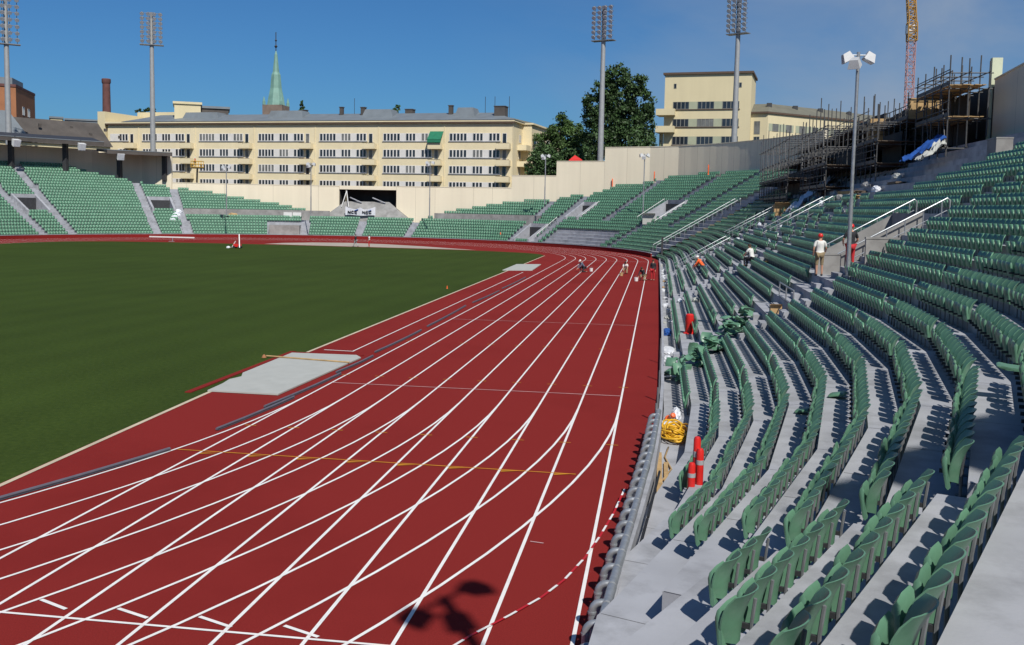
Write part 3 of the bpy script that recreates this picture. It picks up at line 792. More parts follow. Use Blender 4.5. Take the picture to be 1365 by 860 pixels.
# pier stubs on the right-hand wall
q = MB(); q.box(CX+RW-.35, CX+RW+.30, 57.3, 57.75, 8, 16.5); tag(q.build('wall_pier', 'cap'), 'tall pale pier standing above the scaffolded wall end', 'pier')
q = MB(); q.box(CX+RW-.65, CX+RW-.24, 49.2, 49.5, 11.5, 15.75); tag(q.build('wall_pier', 'cap'), 'narrow pale upright strip on the wall at the right edge of the view', 'pier')

# ------------------------------------------------------------------ long apartment block
def window(T, x0, x1, z0, z1, n, parent, fm='panel', gm='glass', mull=.13, t=.06, rail_=False):
    """x along the facade, y outwards (facade at y=0)"""
    q = MB()
    q.box(x0, x0+.09, .004, t, z0, z1, T); q.box(x1-.09, x1, .004, t, z0, z1, T)
    q.box(x0+.09, x1-.09, .004, t, z1-.08, z1, T); q.box(x0+.09, x1-.09, .004, t, z0, z0+.08, T)
    w = (x1-x0)/n
    for k in range(1, n): q.box(x0+k*w-mull/2, x0+k*w+mull/2, .004, t-.004, z0+.08, z1-.08, T)
    if rail_: q.box(x0+.09, x1-.09, .006, t-.008, z0+(z1-z0)*.68, z0+(z1-z0)*.68+.06, T)
    f = q.build('window', fm, parent)
    g_ = MB(); g_.box(x0+.09, x1-.09, .002, .012, z0+.08, z1-.08, T); g_.build('pane', 'curtain' if gm == 'glass' and random.random() < .22 else gm, f)
    return f
A0 = Vector((-27.3, 175.3, 0)); udir = Vector((-91, 11.7, 0)).normalized()
apt = thing('apartment_block', 'long four-storey cream apartment block with white window bands and small balconies', 'apartment building', (-72, 181, -.6))
TA = frame(A0, (-udir.x, -udir.y))      # x to the right along facade; y normal
if (TA.to_3x3() @ Vector((0, 1, 0))).y > 0:
    TA = frame(A0, udir)               # x runs left from the right corner
    SGN = 1
else: SGN = -1
LEN = 91.7
def AX(a0, a1): return (a0, a1) if SGN > 0 else (-a1, -a0)
EAVE = 22.3; DEPTH = 12.5
q = MB(); x0, x1 = AX(0, LEN); q.box(x0, x1, -DEPTH, 0, -.6, EAVE, TA); q.build('wall', 'cream', apt)
q = MB(); x0, x1 = AX(-.5, LEN+.3); q.box(x0, x1, -DEPTH-.5, .62, EAVE+.003, EAVE+.34, TA); q.build('eave', 'cream', apt)
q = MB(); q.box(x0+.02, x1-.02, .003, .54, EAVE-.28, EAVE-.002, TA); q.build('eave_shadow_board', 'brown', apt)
q = MB()
xa, xb = AX(-.6, LEN-4); ra, rb = AX(5.5, LEN-9)
ys0, ys1 = .72, -DEPTH-.6; ym = -DEPTH/2; z0, z1 = EAVE+.345, EAVE+2.35
P = [TA @ Vector(p) for p in ((xa, ys0, z0), (xb, ys0, z0), (xb, ys1, z0), (xa, ys1, z0), (ra, ym, z1), (rb, ym, z1))]
lo_, hi_ = (4, 5)
q.add(P, [(0, 1, 5, 4), (1, 2, 5), (2, 3, 4, 5), (3, 0, 4), (3, 2, 1, 0)])
roof = q.build('roof', 'roof', apt)
for a, yb, hh, w in ((14.4, -5, 1.7, .8), (33.5, -5.0, 1.5, .9), (38.5, -5.2, 1.6, .7), (24.0, -7, 1.2, 1.6), (47.6, -6.5, 1.2, .9), (3.6, -4.0, 1.3, 2.2)):
    q = MB(); x0, x1 = AX(a-w/2, a+w/2); q.box(x0, x1, yb-w/2, yb+w/2, EAVE+.9, EAVE+1.9+hh, TA); q.box(x0-.1, x1+.1, yb-w/2-.1, yb+w/2+.1, EAVE+1.903+hh, EAVE+2.05+hh, TA)
    q.build('chimney', 'roof_dark', roof)
for a0, a1, zz in ((46, 54.5, 1.9), (26, 33, 2.0), (8.5, 13, 2.2), (66, 75, 1.7)):
    q = MB(); x0, x1 = AX(a0, a1); q.hexa([TA @ Vector(p) for p in ((x0, -2.6, EAVE+1.0), (x1, -2.6, EAVE+1.0), (x1, -7, EAVE+1.0), (x0, -7, EAVE+1.0))], [TA @ Vector(p) for p in ((x0+.7, -3.2, EAVE+zz+.9), (x1-.7, -3.2, EAVE+zz+.9), (x1-.7, -6.5, EAVE+zz+.9), (x0+.7, -6.5, EAVE+zz+.9))])
    q.build('dormer', 'roof', roof)
q = MB()
for a in (2.5, 5.5, 7.5, 36): x0, _ = AX(a, a+.1); q.tube([TA @ Vector((x0, -6, EAVE+1)), TA @ Vector((x0, -6, EAVE+5.5))], .05, 4)
q.build('aerial', 'dark_steel', roof)
FZ = [19.35, 16.15, 13.0, 9.85]; PER = 14.0
nb = 0
for fl_, zc in enumerate(FZ):
    z0, z1 = zc-.76, zc+.76
    for b_ in range(7):
        o_ = b_*PER
        groups = [(2.55, 4.75, 3), (5.95, 8.05, 3), (9.25, 12.85, 5)]
        last = 12.95
        if b_ == 6: groups = groups[:1] if fl_ else groups[:2]; last = 5.2 if fl_ else 7.4
        q = MB(); x0, x1 = AX(o_+2.45, min(o_+last, LEN-.6)); q.box(x0, x1, .002, .035, z0-.02, z1+.02, TA); q.build('window_band', 'panel', apt)
        q = MB(); q.box(x0-.1, x1+.1, .003, .16, z0-.14, z0-.03, TA); q.build('sill_course', 'concrete', apt)
        for a0, a1, n in groups:
            if o_+a1 > LEN-.5: continue
            x0, x1 = AX(o_+a0, o_+a1)
            window(TA @ Matrix.Translation((0, .036, 0)), x0, x1, z0, z1, n, apt, 'panel', 'glass', .24)
        # balcony with its door
        if o_+2.6 > LEN: continue
        x0, x1 = AX(o_+1.15, o_+2.05)
        window(TA, x0, x1, z0-.9, z1, 1, apt)
        q = MB(); x0, x1 = AX(o_+.25, o_+2.95)
        zb = z0-1.62
        q.box(x0, x1, .002, 1.35, zb, zb+.18, TA); q.box(x0, x1, 1.22, 1.36, zb+.183, zb+1.12, TA); q.box(x0, x0+.12, .002, 1.215, zb+.183, zb+1.12, TA); q.box(x1-.12, x1, .002, 1.215, zb+.183, zb+1.12, TA)
        bal = q.build('balcony', 'cream', apt)
        q = MB(); q.box(x0+.03, x1-.03, 1.24, 1.34, zb+1.123, zb+1.2, TA); q.build('handrail', 'brown', bal)
        nb += 1
        if (b_*3+fl_*5) % 4 == 0 or (fl_, b_) in ((2, 0), (0, 2), (1, 2)):
            q = MB(); rr = random.Random(b_*7+fl_)
            for _ in range(40):
                px = x0+.2+rr.random()*(x1-x0-.4); c_ = TA @ Vector((px, 1.38+rr.random()*.12, zb+1.15+rr.random()*.3)); e = .09
                q.add([c_+Vector((rr.uniform(-e, e), rr.uniform(-e, e), rr.uniform(-e, e))) for _ in range(3)], [(0, 1, 2)])
            q.build('flower_box', 'leaf', bal)
# awning over a top balcony of the second bay
q = MB(); x0, x1 = AX(PER+.1, PER+2.9)
q.hexa([TA @ Vector(p) for p in ((x0, .05, 20.4), (x1, .05, 20.4), (x1, 1.7, 18.75), (x0, 1.7, 18.75))], [TA @ Vector(p) for p in ((x0, .05, 20.48), (x1, .05, 20.48), (x1, 1.74, 18.83), (x0, 1.74, 18.83))])
q.box(x0, x1, 1.66, 1.72, 18.2, 18.76, TA)
q.build('awning', 'awning', apt)
# downpipes
q = MB()
for b_ in range(7): x0, _ = AX(b_*PER-.12+.02, 0); q.box(x0-.05, x0+.05, .003, .10, 0, EAVE-.3, TA)
q.build('downpipe', 'cream', apt)
# right-hand end: projecting bay and side balconies
nx = TA.to_3x3() @ Vector((0, 1, 0)); vdir = -nx
rgt = -udir
TS = frame(A0+vdir*.0, (vdir.x, vdir.y))
if (TS.to_3x3() @ Vector((0, 1, 0))).dot(rgt) < 0: TS = frame(A0, (nx.x, nx.y)); S2 = -1
else: S2 = 1
def BX(a0, a1): return (a0, a1) if S2 > 0 else (-a1, -a0)
q = MB(); x0, x1 = BX(7.2, DEPTH+22); q.box(x0, x1, -10, 1.9, -.6, EAVE-.004, TS); q.build('side_wing', 'cream', apt)
q = MB(); x0, x1 = BX(6.9, DEPTH+22.3); q.box(x0, x1, -10, 2.3, EAVE+.004, EAVE+.32, TS); q.build('eave', 'cream', apt)
q = MB(); x0, x1 = BX(7.1, DEPTH+22); q.hexa([TS @ Vector(p) for p in ((x0, 2.2, EAVE+.33), (x1, 2.2, EAVE+.33), (x1, -9, EAVE+.33), (x0, -9, EAVE+.33))], [TS @ Vector(p) for p in ((x0+2, -3.0, EAVE+1.6), (x1-2, -3.0, EAVE+1.6), (x1-2, -4, EAVE+1.6), (x0+2, -4, EAVE+1.6))]); q.build('roof', 'roof_green', apt)
for fl_, zc in enumerate(FZ):
    x0, x1 = BX(4.6, 6.0); window(TS, x0, x1, zc-.76, zc+.76, 2, apt)
    for k in range(4):
        x0, x1 = BX(9+k*5.2, 12+k*5.2); window(TS @ Matrix.Translation((0, 1.9, 0)), x0, x1, zc-.76, zc+.76, 3, apt)
    if fl_ < 3:
        q = MB(); x0, x1 = BX(3.6, 7.1); zb = zc-2.3
        q.box(x0, x1, .003, 1.8, zb, zb+.16, TS); q.box(x0, x1, 1.68, 1.8, zb+.163, zb+1.05, TS); q.box(*((x0, x0+.12) if S2 > 0 else (x1-.12, x1)), .003, 1.67, zb+.163, zb+1.05, TS)
        q.build('balcony', 'cream', apt)

# taller slab at the left end of the block
q = MB(); x0, x1 = AX(LEN+.4, LEN+1.2); Tn = TA
lb = thing('stair_tower', 'plain cream stair tower closing the left end of the long apartment block', 'building', tuple(TA @ Vector((AX(LEN+2, 0)[0] if SGN > 0 else -LEN-2, -6, 0))))
x0, x1 = AX(LEN-8.0, LEN+2.2); q = MB(); q.box(x0, x1, -14, -13.1, -.6, 26.0, TA)
x0, x1 = AX(LEN+.45, LEN+2.3); q.box(x0, x1, -13.0, .35, -.6, 24.9, TA)
q.build('wall', 'cream2', lb)

# ------------------------------------------------------------------ flat-topped yellow building on the right
yb0 = at(884, 190, 207); yb1 = at(999, 188, 205)
yb = thing('apartment_tower', 'flat-topped pale yellow apartment building with grey-framed windows and corner balconies', 'apartment building', ((yb0.x+yb1.x)/2, yb0.y+5, -.6))
TY = frame((yb1.x, yb1.y, 0), (yb0.x-yb1.x, yb0.y-yb1.y)); LY = (yb1-yb0).xy.length
if (TY.to_3x3() @ Vector((0, 1, 0))).y > 0:
    TY = frame((yb0.x, yb0.y, 0), (yb1.x-yb0.x, yb1.y-yb0.y))
    fx = lambda px: (px-884)/115*LY
else: fx = lambda px: LY-(px-884)/115*LY
def FX(a, b): a, b = fx(a), fx(b); return (min(a, b), max(a, b))
ytop = at(940, 99, 206).z
mpp = 177/F
zy = lambda py: at(940, py, 206).z
q = MB(); q.box(0, LY, -12, 0, -.6, ytop, TY); q.build('wall', 'cream2', yb)
q = MB(); q.box(-.35, LY+.35, -12.3, .4, ytop+.003, ytop+.42, TY); q.build('roof', 'brown', yb)
for py0, py1 in ((135.5, 145.5), (158.5, 169), (182, 193)):
    q = MB(); x0, x1 = FX(896, 984); q.box(x0, x1, .002, .03, zy(py1), zy(py0), TY); q.build('window_band', 'green_panel', yb)
    for a, b in ((896, 917.6), (929, 951), (962, 984)):
        x0, x1 = FX(a, b); window(TY @ Matrix.Translation((0, .03, 0)), x0, x1, zy(py1), zy(py0), 4, yb, 'greyframe', 'glass', .14)
    q = MB(); x0, x1 = FX(895, 985); q.box(x0, x1, .002, .2, zy(py1)-.16, zy(py1)-.02, TY); q.build('sill_course', 'brown', yb)
for px in (898, 984.5):
    x0, x1 = FX(px-1.8, px+1.8); window(TY, x0, x1, zy(117.5), zy(111), 1, yb, 'greyframe')
for py0, py1 in ((145.5, 154), (168.5, 177)):
    q = MB(); x0, x1 = FX(874.5, 899.5)
    z0, z1 = zy(py1), zy(py0)
    q.box(x0, x1, .002, 1.7, z0, z0+.2, TY); q.box(x0, x1, 1.56, 1.7, z0+.203, z1, TY)
    q.box(x0, x0+.14, -3, 1.555, z0+.203, z1, TY); q.box(x1-.14, x1, .002, 1.555, z0+.203, z1, TY)
    lo2 = fx(874.5); hi2 = fx(884)
    q.box(min(lo2, hi2)+.003, max(lo2, hi2)-.003, -3, -.002, z0, z0+.2, TY)
    q.build('balcony', 'cream2', yb)
q = MB(); x0, x1 = FX(876, 881); q.box(x0, x1, -2.6, -2.2, -.6, zy(170), TY); q.build('pillar', 'cream2', yb)
# curved lower wing
wp = [at(995, 150, 207), at(1024, 150, 206), at(1060, 150, 212), at(1095, 150, 218), at(1135, 150, 226), at(1180, 150, 236), at(1225, 150, 246)]
wz = at(1005, 152, 207).z
ww = thing('curved_wing', 'lower curved yellow wing with olive roof running behind the scaffolding', 'building', (wp[2].x, wp[2].y+4, -.6))
cen = Vector((55, 420, 0))
q = MB(); e = MB(); rf = MB()
offp = lambda p, d: p+(cen-p).xy.normalized().to_3d()*d
for i_w, (a, b) in enumerate(zip(wp, wp[1:])):
    a = Vector((a.x, a.y, 0)); b = Vector((b.x, b.y, 0)); a2, b2 = offp(a, 12), offp(b, 12)
    q.hexa([(p.x, p.y, -.6) for p in (a, b, b2, a2)], [(p.x, p.y, wz) for p in (a, b, b2, a2)])
    a3, b3 = offp(a, -.5), offp(b, -.5)
    e.hexa([(p.x, p.y, wz+.003) for p in (a3, b3, b, a)], [(p.x, p.y, wz+.35) for p in (a3, b3, b, a)])
    am, bm_ = offp(a, 6.5), offp(b, 6.5)
    rf.add([(a3.x, a3.y, wz+.36), (b3.x, b3.y, wz+.36), (bm_.x, bm_.y, wz+2.6), (am.x, am.y, wz+2.6)], [(0, 1, 2, 3)])
    rf.add([(am.x, am.y, wz+2.6), (bm_.x, bm_.y, wz+2.6), (b2.x, b2.y, wz+.36), (a2.x, a2.y, wz+.36)], [(0, 1, 2, 3)])
    L = (b-a).length; T = frame(a, (b.x-a.x, b.y-a.y))
    if (T.to_3x3() @ Vector((0, 1, 0))).y > 0: T = frame(b, (a.x-b.x, a.y-b.y))
    nW = max(1, int(L/3.1))
    first = i_w == 0
    for fz in (wz-2.7, wz-5.8):
        if first:
            window(T, L*.35, L*.62, fz-1.4, fz+1.2, 2, ww, 'greyframe', 'glass', .1)
        else:
            q2 = MB(); q2.box(.3, L-.3, .003, .03, fz-.75, fz+.75, T); q2.build('window_band', 'green_panel', ww)
            for k in range(nW):
                x0 = (k+.22)*L/nW; window(T @ Matrix.Translation((0, .03, 0)), x0, x0+1.75, fz-.75, fz+.75, 2, ww, 'greyframe', 'glass', .1)
q.build('wall', 'cream2', ww); e.build('eave', 'brown', ww); rw = rf.build('roof', 'roof_green', ww)
q = MB()
for i_, p in enumerate(wp[1:5]):
    q = MB(); c_ = offp(Vector((p.x, p.y, 0)), 4.2); q.box(c_.x-.5, c_.x+.5, c_.y-.4, c_.y+.4, wz+1.2, wz+2.5); q.build('vent', 'dark_steel', rw)

# ------------------------------------------------------------------ skyline behind the covered stand
def simple_block(name, label, cat, px0, px1, pytop, d, depth, mt, roofm=None, turn=0., extra=None):
    a, b = at(px0, 200, d), at(px1, 200, d); zt_ = at((px0+px1)/2, pytop, d).z
    t = thing(name, label, cat, ((a.x+b.x)/2, (a.y+b.y)/2, -.6))
    T = frame((a.x, a.y, 0), (b.x-a.x, b.y-a.y))
    if turn: T = T @ Matrix.Rotation(turn, 4, 'Z')
    L = (b-a).xy.length
    q = MB(); q.box(0, L, 0, depth, -.6, zt_, T); q.build('wall', mt, t)
    if roofm: q = MB(); q.box(-.3, L+.3, -.3, depth+.3, zt_+.003, zt_+.5, T); q.build('roof', roofm, t)
    return t, T, L, zt_
ba, bb, bc = at(-25, 200, 262), at(23, 200, 262), at(48, 200, 282); bd = ba+(bc-bb); z_ = at(20, 116, 262).z
bk = thing('brick_building', 'square orange-brown brick building on the left skyline', 'building', (bb.x-6, bb.y+8, -.6))
q = MB(); q.prism([(p.x, p.y) for p in (ba, bb, bc, bd)], -.6, z_); q.build('wall', 'brick', bk)
mid = (ba+bc)/2; ex = lambda p, k: ((p.x-mid.x)*k+mid.x, (p.y-mid.y)*k+mid.y)
q = MB(); q.prism([ex(p, 1.02) for p in (ba, bb, bc, bd)], z_+.003, z_+.6); q.build('roof_edge', 'brick_dark', bk)
q = MB(); q.prism([ex(p, .55) for p in (ba, bb, bc, bd)], z_+.603, z_+2.6); q.build('plant_room', 'roof', bk)
Ts = frame((bb.x, bb.y, 0), (bc.x-bb.x, bc.y-bb.y)); out_ = (bb-ba).xy.normalized()
fl = 1
if (Ts.to_3x3() @ Vector((0, 1, 0))).xy.dot(out_) < 0: Ts = frame((bc.x, bc.y, 0), (bb.x-bc.x, bb.y-bc.y))
Lb = (bc-bb).xy.length
for u in (.36, .64):
    for zc in (z_-5, z_-11): window(Ts, u*Lb-1.1, u*Lb+1.1, zc-1.0, zc+1.0, 2, bk, 'white')
# hall with mansard roof behind the covered stand
a, b = at(-40, 190, 205), at(147, 190, 215)
hall = thing('roofed_hall', 'hall with a long dark slate roof rising behind the covered stand', 'building', ((a.x+b.x)/2, (a.y+b.y)/2, -.6))
T = frame((a.x, a.y, 0), (b.x-a.x, b.y-a.y)); L = (b-a).xy.length
zb, zt2 = at(80, 192, 210).z, at(80, 161, 216).z
q = MB(); q.box(0, L, 0, 22, -.6, zb, T); q.build('wall', 'cream2', hall)
q = MB(); q.hexa([T @ Vector(p) for p in ((-.4, -.4, zb+.004), (L+.4, -.4, zb+.004), (L+.4, 22.4, zb+.004), (-.4, 22.4, zb+.004))], [T @ Vector(p) for p in ((1.5, 4, zt2), (L-.6, 4, zt2), (L-.6, 18, zt2), (1.5, 18, zt2))])
rf_ = q.build('roof', 'roof_dark', hall)
q = MB(); xk = (at(10, 175, 208)-a).xy.length; q.hexa([T @ Vector(p) for p in ((xk-9, -.5, zb+.1), (xk+4, -.5, zb+.1), (xk+4, 6, zb+.1), (xk-9, 6, zb+.1))], [T @ Vector(p) for p in ((xk-9, 2.8, zt2+1.), (xk+1, 2.8, zt2+1.), (xk+1, 6, zt2+1.), (xk-9, 6, zt2+1.))])
q.build('grey_bay', 'roof', rf_)
for k in range(9): q = MB(); q.box(3+k*3.3, 3.5+k*3.3, 1.5+(k % 3)*.6, 1.9+(k % 3)*.6, zb+2.0+(k % 2)*1.2, zb+2.6+(k % 2)*1.2, T); q.build('roof_vent', 'roof_dark', rf_)
c_ = at(142.5, 163, 250); zc1 = at(141, 105, 250).z
ch = thing('factory_chimney', 'tall slim dark red brick chimney on the left skyline', 'chimney', (c_.x, c_.y, -.6))
q = MB(); q.lathe((c_.x, c_.y, 0), [(1.25, -.6), (.85, zc1-1.2)], 16); q.build('shaft', 'brick_dark', ch, smooth='auto')
q = MB(); q.lathe((c_.x, c_.y, 0), [(.86, zc1-1.19), (1.02, zc1-.9), (1.02, zc1-.1), (.9, zc1)], 16); q.build('cap', 'brick_dark', ch, smooth='auto')
simple_block('rooftop_house', 'small white rooftop house between the brick building and the chimney', 'building', 68, 84, 158, 300, 8, 'cream2', 'roof')
simple_block('rooftop_house', 'low grey rooftop house just left of the brick chimney', 'building', 88, 134, 161, 330, 8, 'roof', 'roof')
simple_block('rooftop_house', 'cream penthouse block rising over the left part of the long roof', 'building', 233, 268, 139, 225, 9, 'cream2', 'cream2')
pt, T, L, z_ = simple_block('rooftop_house', 'dark glazed penthouse beside the cream one over the long roof', 'building', 268, 305, 145, 226, 9, 'roof_dark', 'roof')
simple_block('rooftop_house', 'white house glimpsed between the apartment block and the trees', 'building', 712, 728, 178, 260, 8, 'white', 'roof_dark')

# church spire
c_ = at(368, 150, 330); sp = thing('church_spire', 'slender green copper church spire rising behind the apartment roof', 'spire', (c_.x, c_.y, -.6))
Z = lambda py: at(368, py, 330).z
sc_ = 330/F
q = MB(); s_ = 13*sc_
q.box(c_.x-s_, c_.x+s_, c_.y-s_, c_.y+s_, -.6, Z(141)); q.build('tower', 'stone', sp)
q = MB(); rr = Matrix.Rotation(R_(22.5), 4, 'Z')
prof = [(12.4*sc_, Z(142.3)), (10.4*sc_, Z(131)), (7.7*sc_, Z(118)), (6.1*sc_, Z(100)), (4.6*sc_, Z(97)), (4.3*sc_, Z(96)), (2.0*sc_, Z(73)), (.5*sc_, Z(68))]
q.lathe((c_.x, c_.y, 0), prof, 8); q.build('spire', 'copper', sp)
q = MB(); q.tube([(c_.x, c_.y, Z(70)), (c_.x, c_.y, Z(43))], .14, 6); q.lathe((c_.x, c_.y, Z(62)), [(.1, -.6), (.55, 0), (.1, .6)], 8); q.lathe((c_.x, c_.y, Z(54)), [(.1, -.4), (.4, 0), (.1, .4)], 8); q.build('finial', 'dark_steel', sp)
for dx, dy in ((-1, -1), (1, -1), (1, 1), (-1, 1)):
    q = MB(); q.lathe((c_.x+dx*s_*.88, c_.y+dy*s_*.88, 0), [(.55, Z(141)), (.5, Z(136.5)), (.08, Z(130))], 6); q.build('pinnacle', 'copper', sp)

# ------------------------------------------------------------------ covered stand roof
cs = thing('stand_roof', 'flat dark cantilever roof on posts over the left-hand stand', 'roof', pol(150, RW-3)+(14,))
def roof_ring(t0, t1, ri, ro, zi, zo, th, name, mt, step=4):
    q = MB()
    ts = np.linspace(t0, t1, max(2, int((t1-t0)/step)+1))
    for a, b in zip(ts, ts[1:]):
        P = [Vector(pol(a, ri)+(zi,)), Vector(pol(b, ri)+(zi,)), Vector(pol(b, ro)+(zo,)), Vector(pol(a, ro)+(zo,))]
        q.hexa(P, [p+Vector((0, 0, th)) for p in P])
    q.build(name, mt, cs)
RI = RS+15.2
roof_ring(137.6, 180, RI, RW+1, 15.2, 16.3, .4, 'roof_slab', 'dark_steel')
roof_ring(137.6, 180, RI-.12, RI, 15.02, 15.02, .62, 'fascia', 'roof_dark')
roof_ring(137.6, 180, RI-.16, RI+.2, 15.643, 15.643, .12, 'gutter', 'roof')
roof_ring(127.5, 137.5, RI-1.2, RW-1.0, 13.9, 14.3, .4, 'roof_slab', 'dark_steel')
roof_ring(127.5, 137.5, RI-1.32, RI-1.2, 13.7, 13.7, .58, 'fascia', 'roof_dark')
roof_ring(127.5, 137.5, RI-1.36, RI-1.0, 14.303, 14.303, .1, 'gutter', 'roof')
for t, zz, r_ in ((128.2, 13.95, RS+17.0), (134.9, 13.95, RS+17.0), (142.6, 15.25, RS+17.4), (150, 15.25, RS+18), (157, 15.25, RS+18), (164, 15.25, RS+18)):
    p = pol(t, r_); q = MB(); zl = Z0F+RISE*int((r_-RS)/DEP)-.3
    q.box(p[0]-.35, p[0]+.35, p[1]-.35, p[1]+.35, zl, zz+.3); q.build('post', 'dark_steel', cs)
for t, zz, nm in ((135.4, 13.45, 'rightmost'), (141.2, 14.8, 'middle'), (150.8, 14.8, 'left')):
    p = pol(t, RI-.6); L_ = thing('roof_floodlight', f'small white floodlight under the covered stand roof edge, {nm} of three', 'floodlight', (p[0], p[1], zz), 'floodlights under the stand roof')
    q = MB(); d = Vector((CX-p[0], YF-p[1], 0)).normalized(); T = frame((p[0], p[1], zz), (-d.y, d.x))
    if (T.to_3x3() @ Vector((0, 1, 0))).dot(d) < 0: T = frame((p[0], p[1], zz), (d.y, -d.x))
    q.hexa([T @ Vector(v) for v in ((-.55, 0, -.5), (.55, 0, -.5), (.55, .5, -.8), (-.55, .5, -.8))], [T @ Vector(v) for v in ((-.5, 0, .5), (.5, 0, .5), (.6, .9, .3), (-.6, .9, .3))]); q.build('housing', 'white', L_)
    q = MB(); q.hexa([T @ Vector(v) for v in ((-.5, .52, -.74), (.5, .52, -.74), (.54, .92, .24), (-.54, .92, .24))], [T @ Vector(v) for v in ((-.5, .55, -.75), (.5, .55, -.75), (.54, .95, .23), (-.54, .95, .23))]); q.build('lens', 'lens', L_)
    q = MB(); q.tube([(p[0], p[1], zz+.4), (p[0], p[1], zz+.95)], .08, 6); q.build('bracket', 'dark_steel', L_)

# ------------------------------------------------------------------ floodlight masts
def mast(px_top, px_bot, pb, pt_, d, w_px, h_px, label, rows=7, cols=4):
    b_ = at(px_bot, pb, d); top = at(px_top, pt_, d); k = d/F
    t = thing('floodlight_mast', label, 'floodlight mast', (b_.x, b_.y, -.6), 'floodlight masts round the stadium')
    zt_ = top.z; hb = h_px*k; w = w_px*k
    q = MB(); q.tube([(b_.x, b_.y, -.6), (b_.x, b_.y, zt_-hb*.2)], .62, 14, r1=.34); q.build('pole', 'pole', t, smooth='auto')
    dirp = Vector((CX-b_.x, 60-b_.y, 0)).normalized()
    T = frame((b_.x, b_.y, 0), (-dirp.y, dirp.x))
    if (T.to_3x3() @ Vector((0, 1, 0))).dot(dirp) < 0: T = frame((b_.x, b_.y, 0), (dirp.y, -dirp.x))
    q = MB()
    xs = [w*(i/(cols-1)-.5)*.85 for i in range(cols)]
    zz = [zt_-hb*(j+.5)/rows for j in range(rows)]
    for x in xs: q.box(x-.05, x+.05, .25, .35, zt_-hb, zt_, T)
    for z in zz: q.box(-w/2, w/2, .10, .19, z+.18, z+.27, T)
    q.box(-w/2-.2, w/2+.2, -.7, .7, zt_-hb-.25, zt_-hb-.12, T); q.box(-.3, .3, -.3, .3, zt_-hb*.3, zt_, T)
    q.build('lamp_frame', 'steel_dull', t)
    for x in xs:
        for z in zz:
            q = MB(); c_ = T @ Vector((x, .75, z)); dv = (T.to_3x3() @ Vector((0, .8, -.6))).normalized(); u_ = T.to_3x3() @ Vector((1, 0, 0)); w_ = dv.cross(u_)
            q.tube([c_-dv*.36, c_-dv*.15, c_+dv*.1], .2, 8, r1=.38)
            q.tube([T @ Vector((x, .3, z)), c_-dv*.3], .05, 4, cap=False)
            o = q.build('floodlight', 'steel_dull', t)
            g_ = MB(); g_.tube([c_+dv*.102, c_+dv*.14], .36, 8); g_.build('lens', 'lens', o)
mast(12.5, 12, 200, -4, 190, 27, 53, 'floodlight mast at the left edge, its lamp panel cut by the top of the view')
mast(205, 204, 200, 17, 197, 25, 38, 'floodlight mast with square lamp panel standing before the apartment block')
mast(802.5, 800, 220, 8, 170, 28, 43, 'floodlight mast in front of the tall dark tree')
mast(983.5, 978, 200, -2, 168, 26, 43, 'floodlight mast crossing the flat-topped yellow building')

# ------------------------------------------------------------------ lamp posts round the track
def lamp_post(px, py_base, d, py_top, label, zbase=None, r=.075, yaw=0., sc=1.):
    b_ = at(px, py_base, d); top = at(px, py_top, d).z; zb = b_.z if zbase is None else zbase
    t = thing('lamp_post', label, 'lamp post', (b_.x, b_.y, zb), 'lamp posts round the stands')
    q = MB(); q.tube([(b_.x, b_.y, zb), (b_.x, b_.y, zb+(top-zb)*.35)], r*1.25, 10); q.tube([(b_.x, b_.y, zb+(top-zb)*.35), (b_.x, b_.y, top)], r, 10); q.lathe((b_.x, b_.y, zb), [(r*2.4, 0), (r*2.4, .03)], 10)
    q.build('pole', 'steel', t, smooth='auto')
    q = MB()
    hd = []
    for k, (ang_, el) in enumerate(((yaw, .0), (yaw+PI, .0), (yaw+PI/2+2.6, -.34))):
        d_ = Vector((math.cos(ang_), math.sin(ang_), 0))
        e = Vector((b_.x, b_.y, top-.12+el*sc))+d_*.36*sc
        q.tube([(b_.x, b_.y, top-.12+el*sc), e], .035*sc, 6); hd.append((e, d_))
    q.build('arm', 'steel', t)
    for e, d_ in hd:
        T = frame(e, (d_.x, d_.y)) @ Matrix.Rotation(R_(28), 4, 'Y')
        q = MB()
        q.hexa([T @ (Vector(v)*sc) for v in ((-.05, -.26, -.20), (.50, -.30, -.20), (.50, .30, -.20), (-.05, .26, -.20))], [T @ (Vector(v)*sc) for v in ((.0, -.16, .22), (.36, -.20, .20), (.36, .20, .20), (.0, .16, .22))])
        h_ = q.build('lamp_head', 'housing', t)
        g_ = MB(); g_.box(0, .46*sc, -.26*sc, .26*sc, -.225*sc, -.203*sc, T); g_.build('lens', 'lens', h_)
    return t
lamp_post(1131, 345, 40.0, 70, 'nearest lamp post, three white lamp heads, rising from the seats before the scaffolding', zbase=3.6, r=.065, yaw=R_(5), sc=.78)
lamp_post(302, 287, 168, 221, 'lamp post before the beige wall, leftmost of the far lamp posts')
lamp_post(414.5, 286, 167, 217, 'lamp post just left of the gateway and its banner')
lamp_post(572.5, 290, 166, 215, 'lamp post right of the gateway, before the right end of the apartment windows')
lamp_post(726, 272, 158, 206, 'lamp post in front of the stepped wall below the round trees')
lamp_post(857, 286, 147, 205, 'lamp post beside a vomitory in the far right seats', yaw=R_(20))
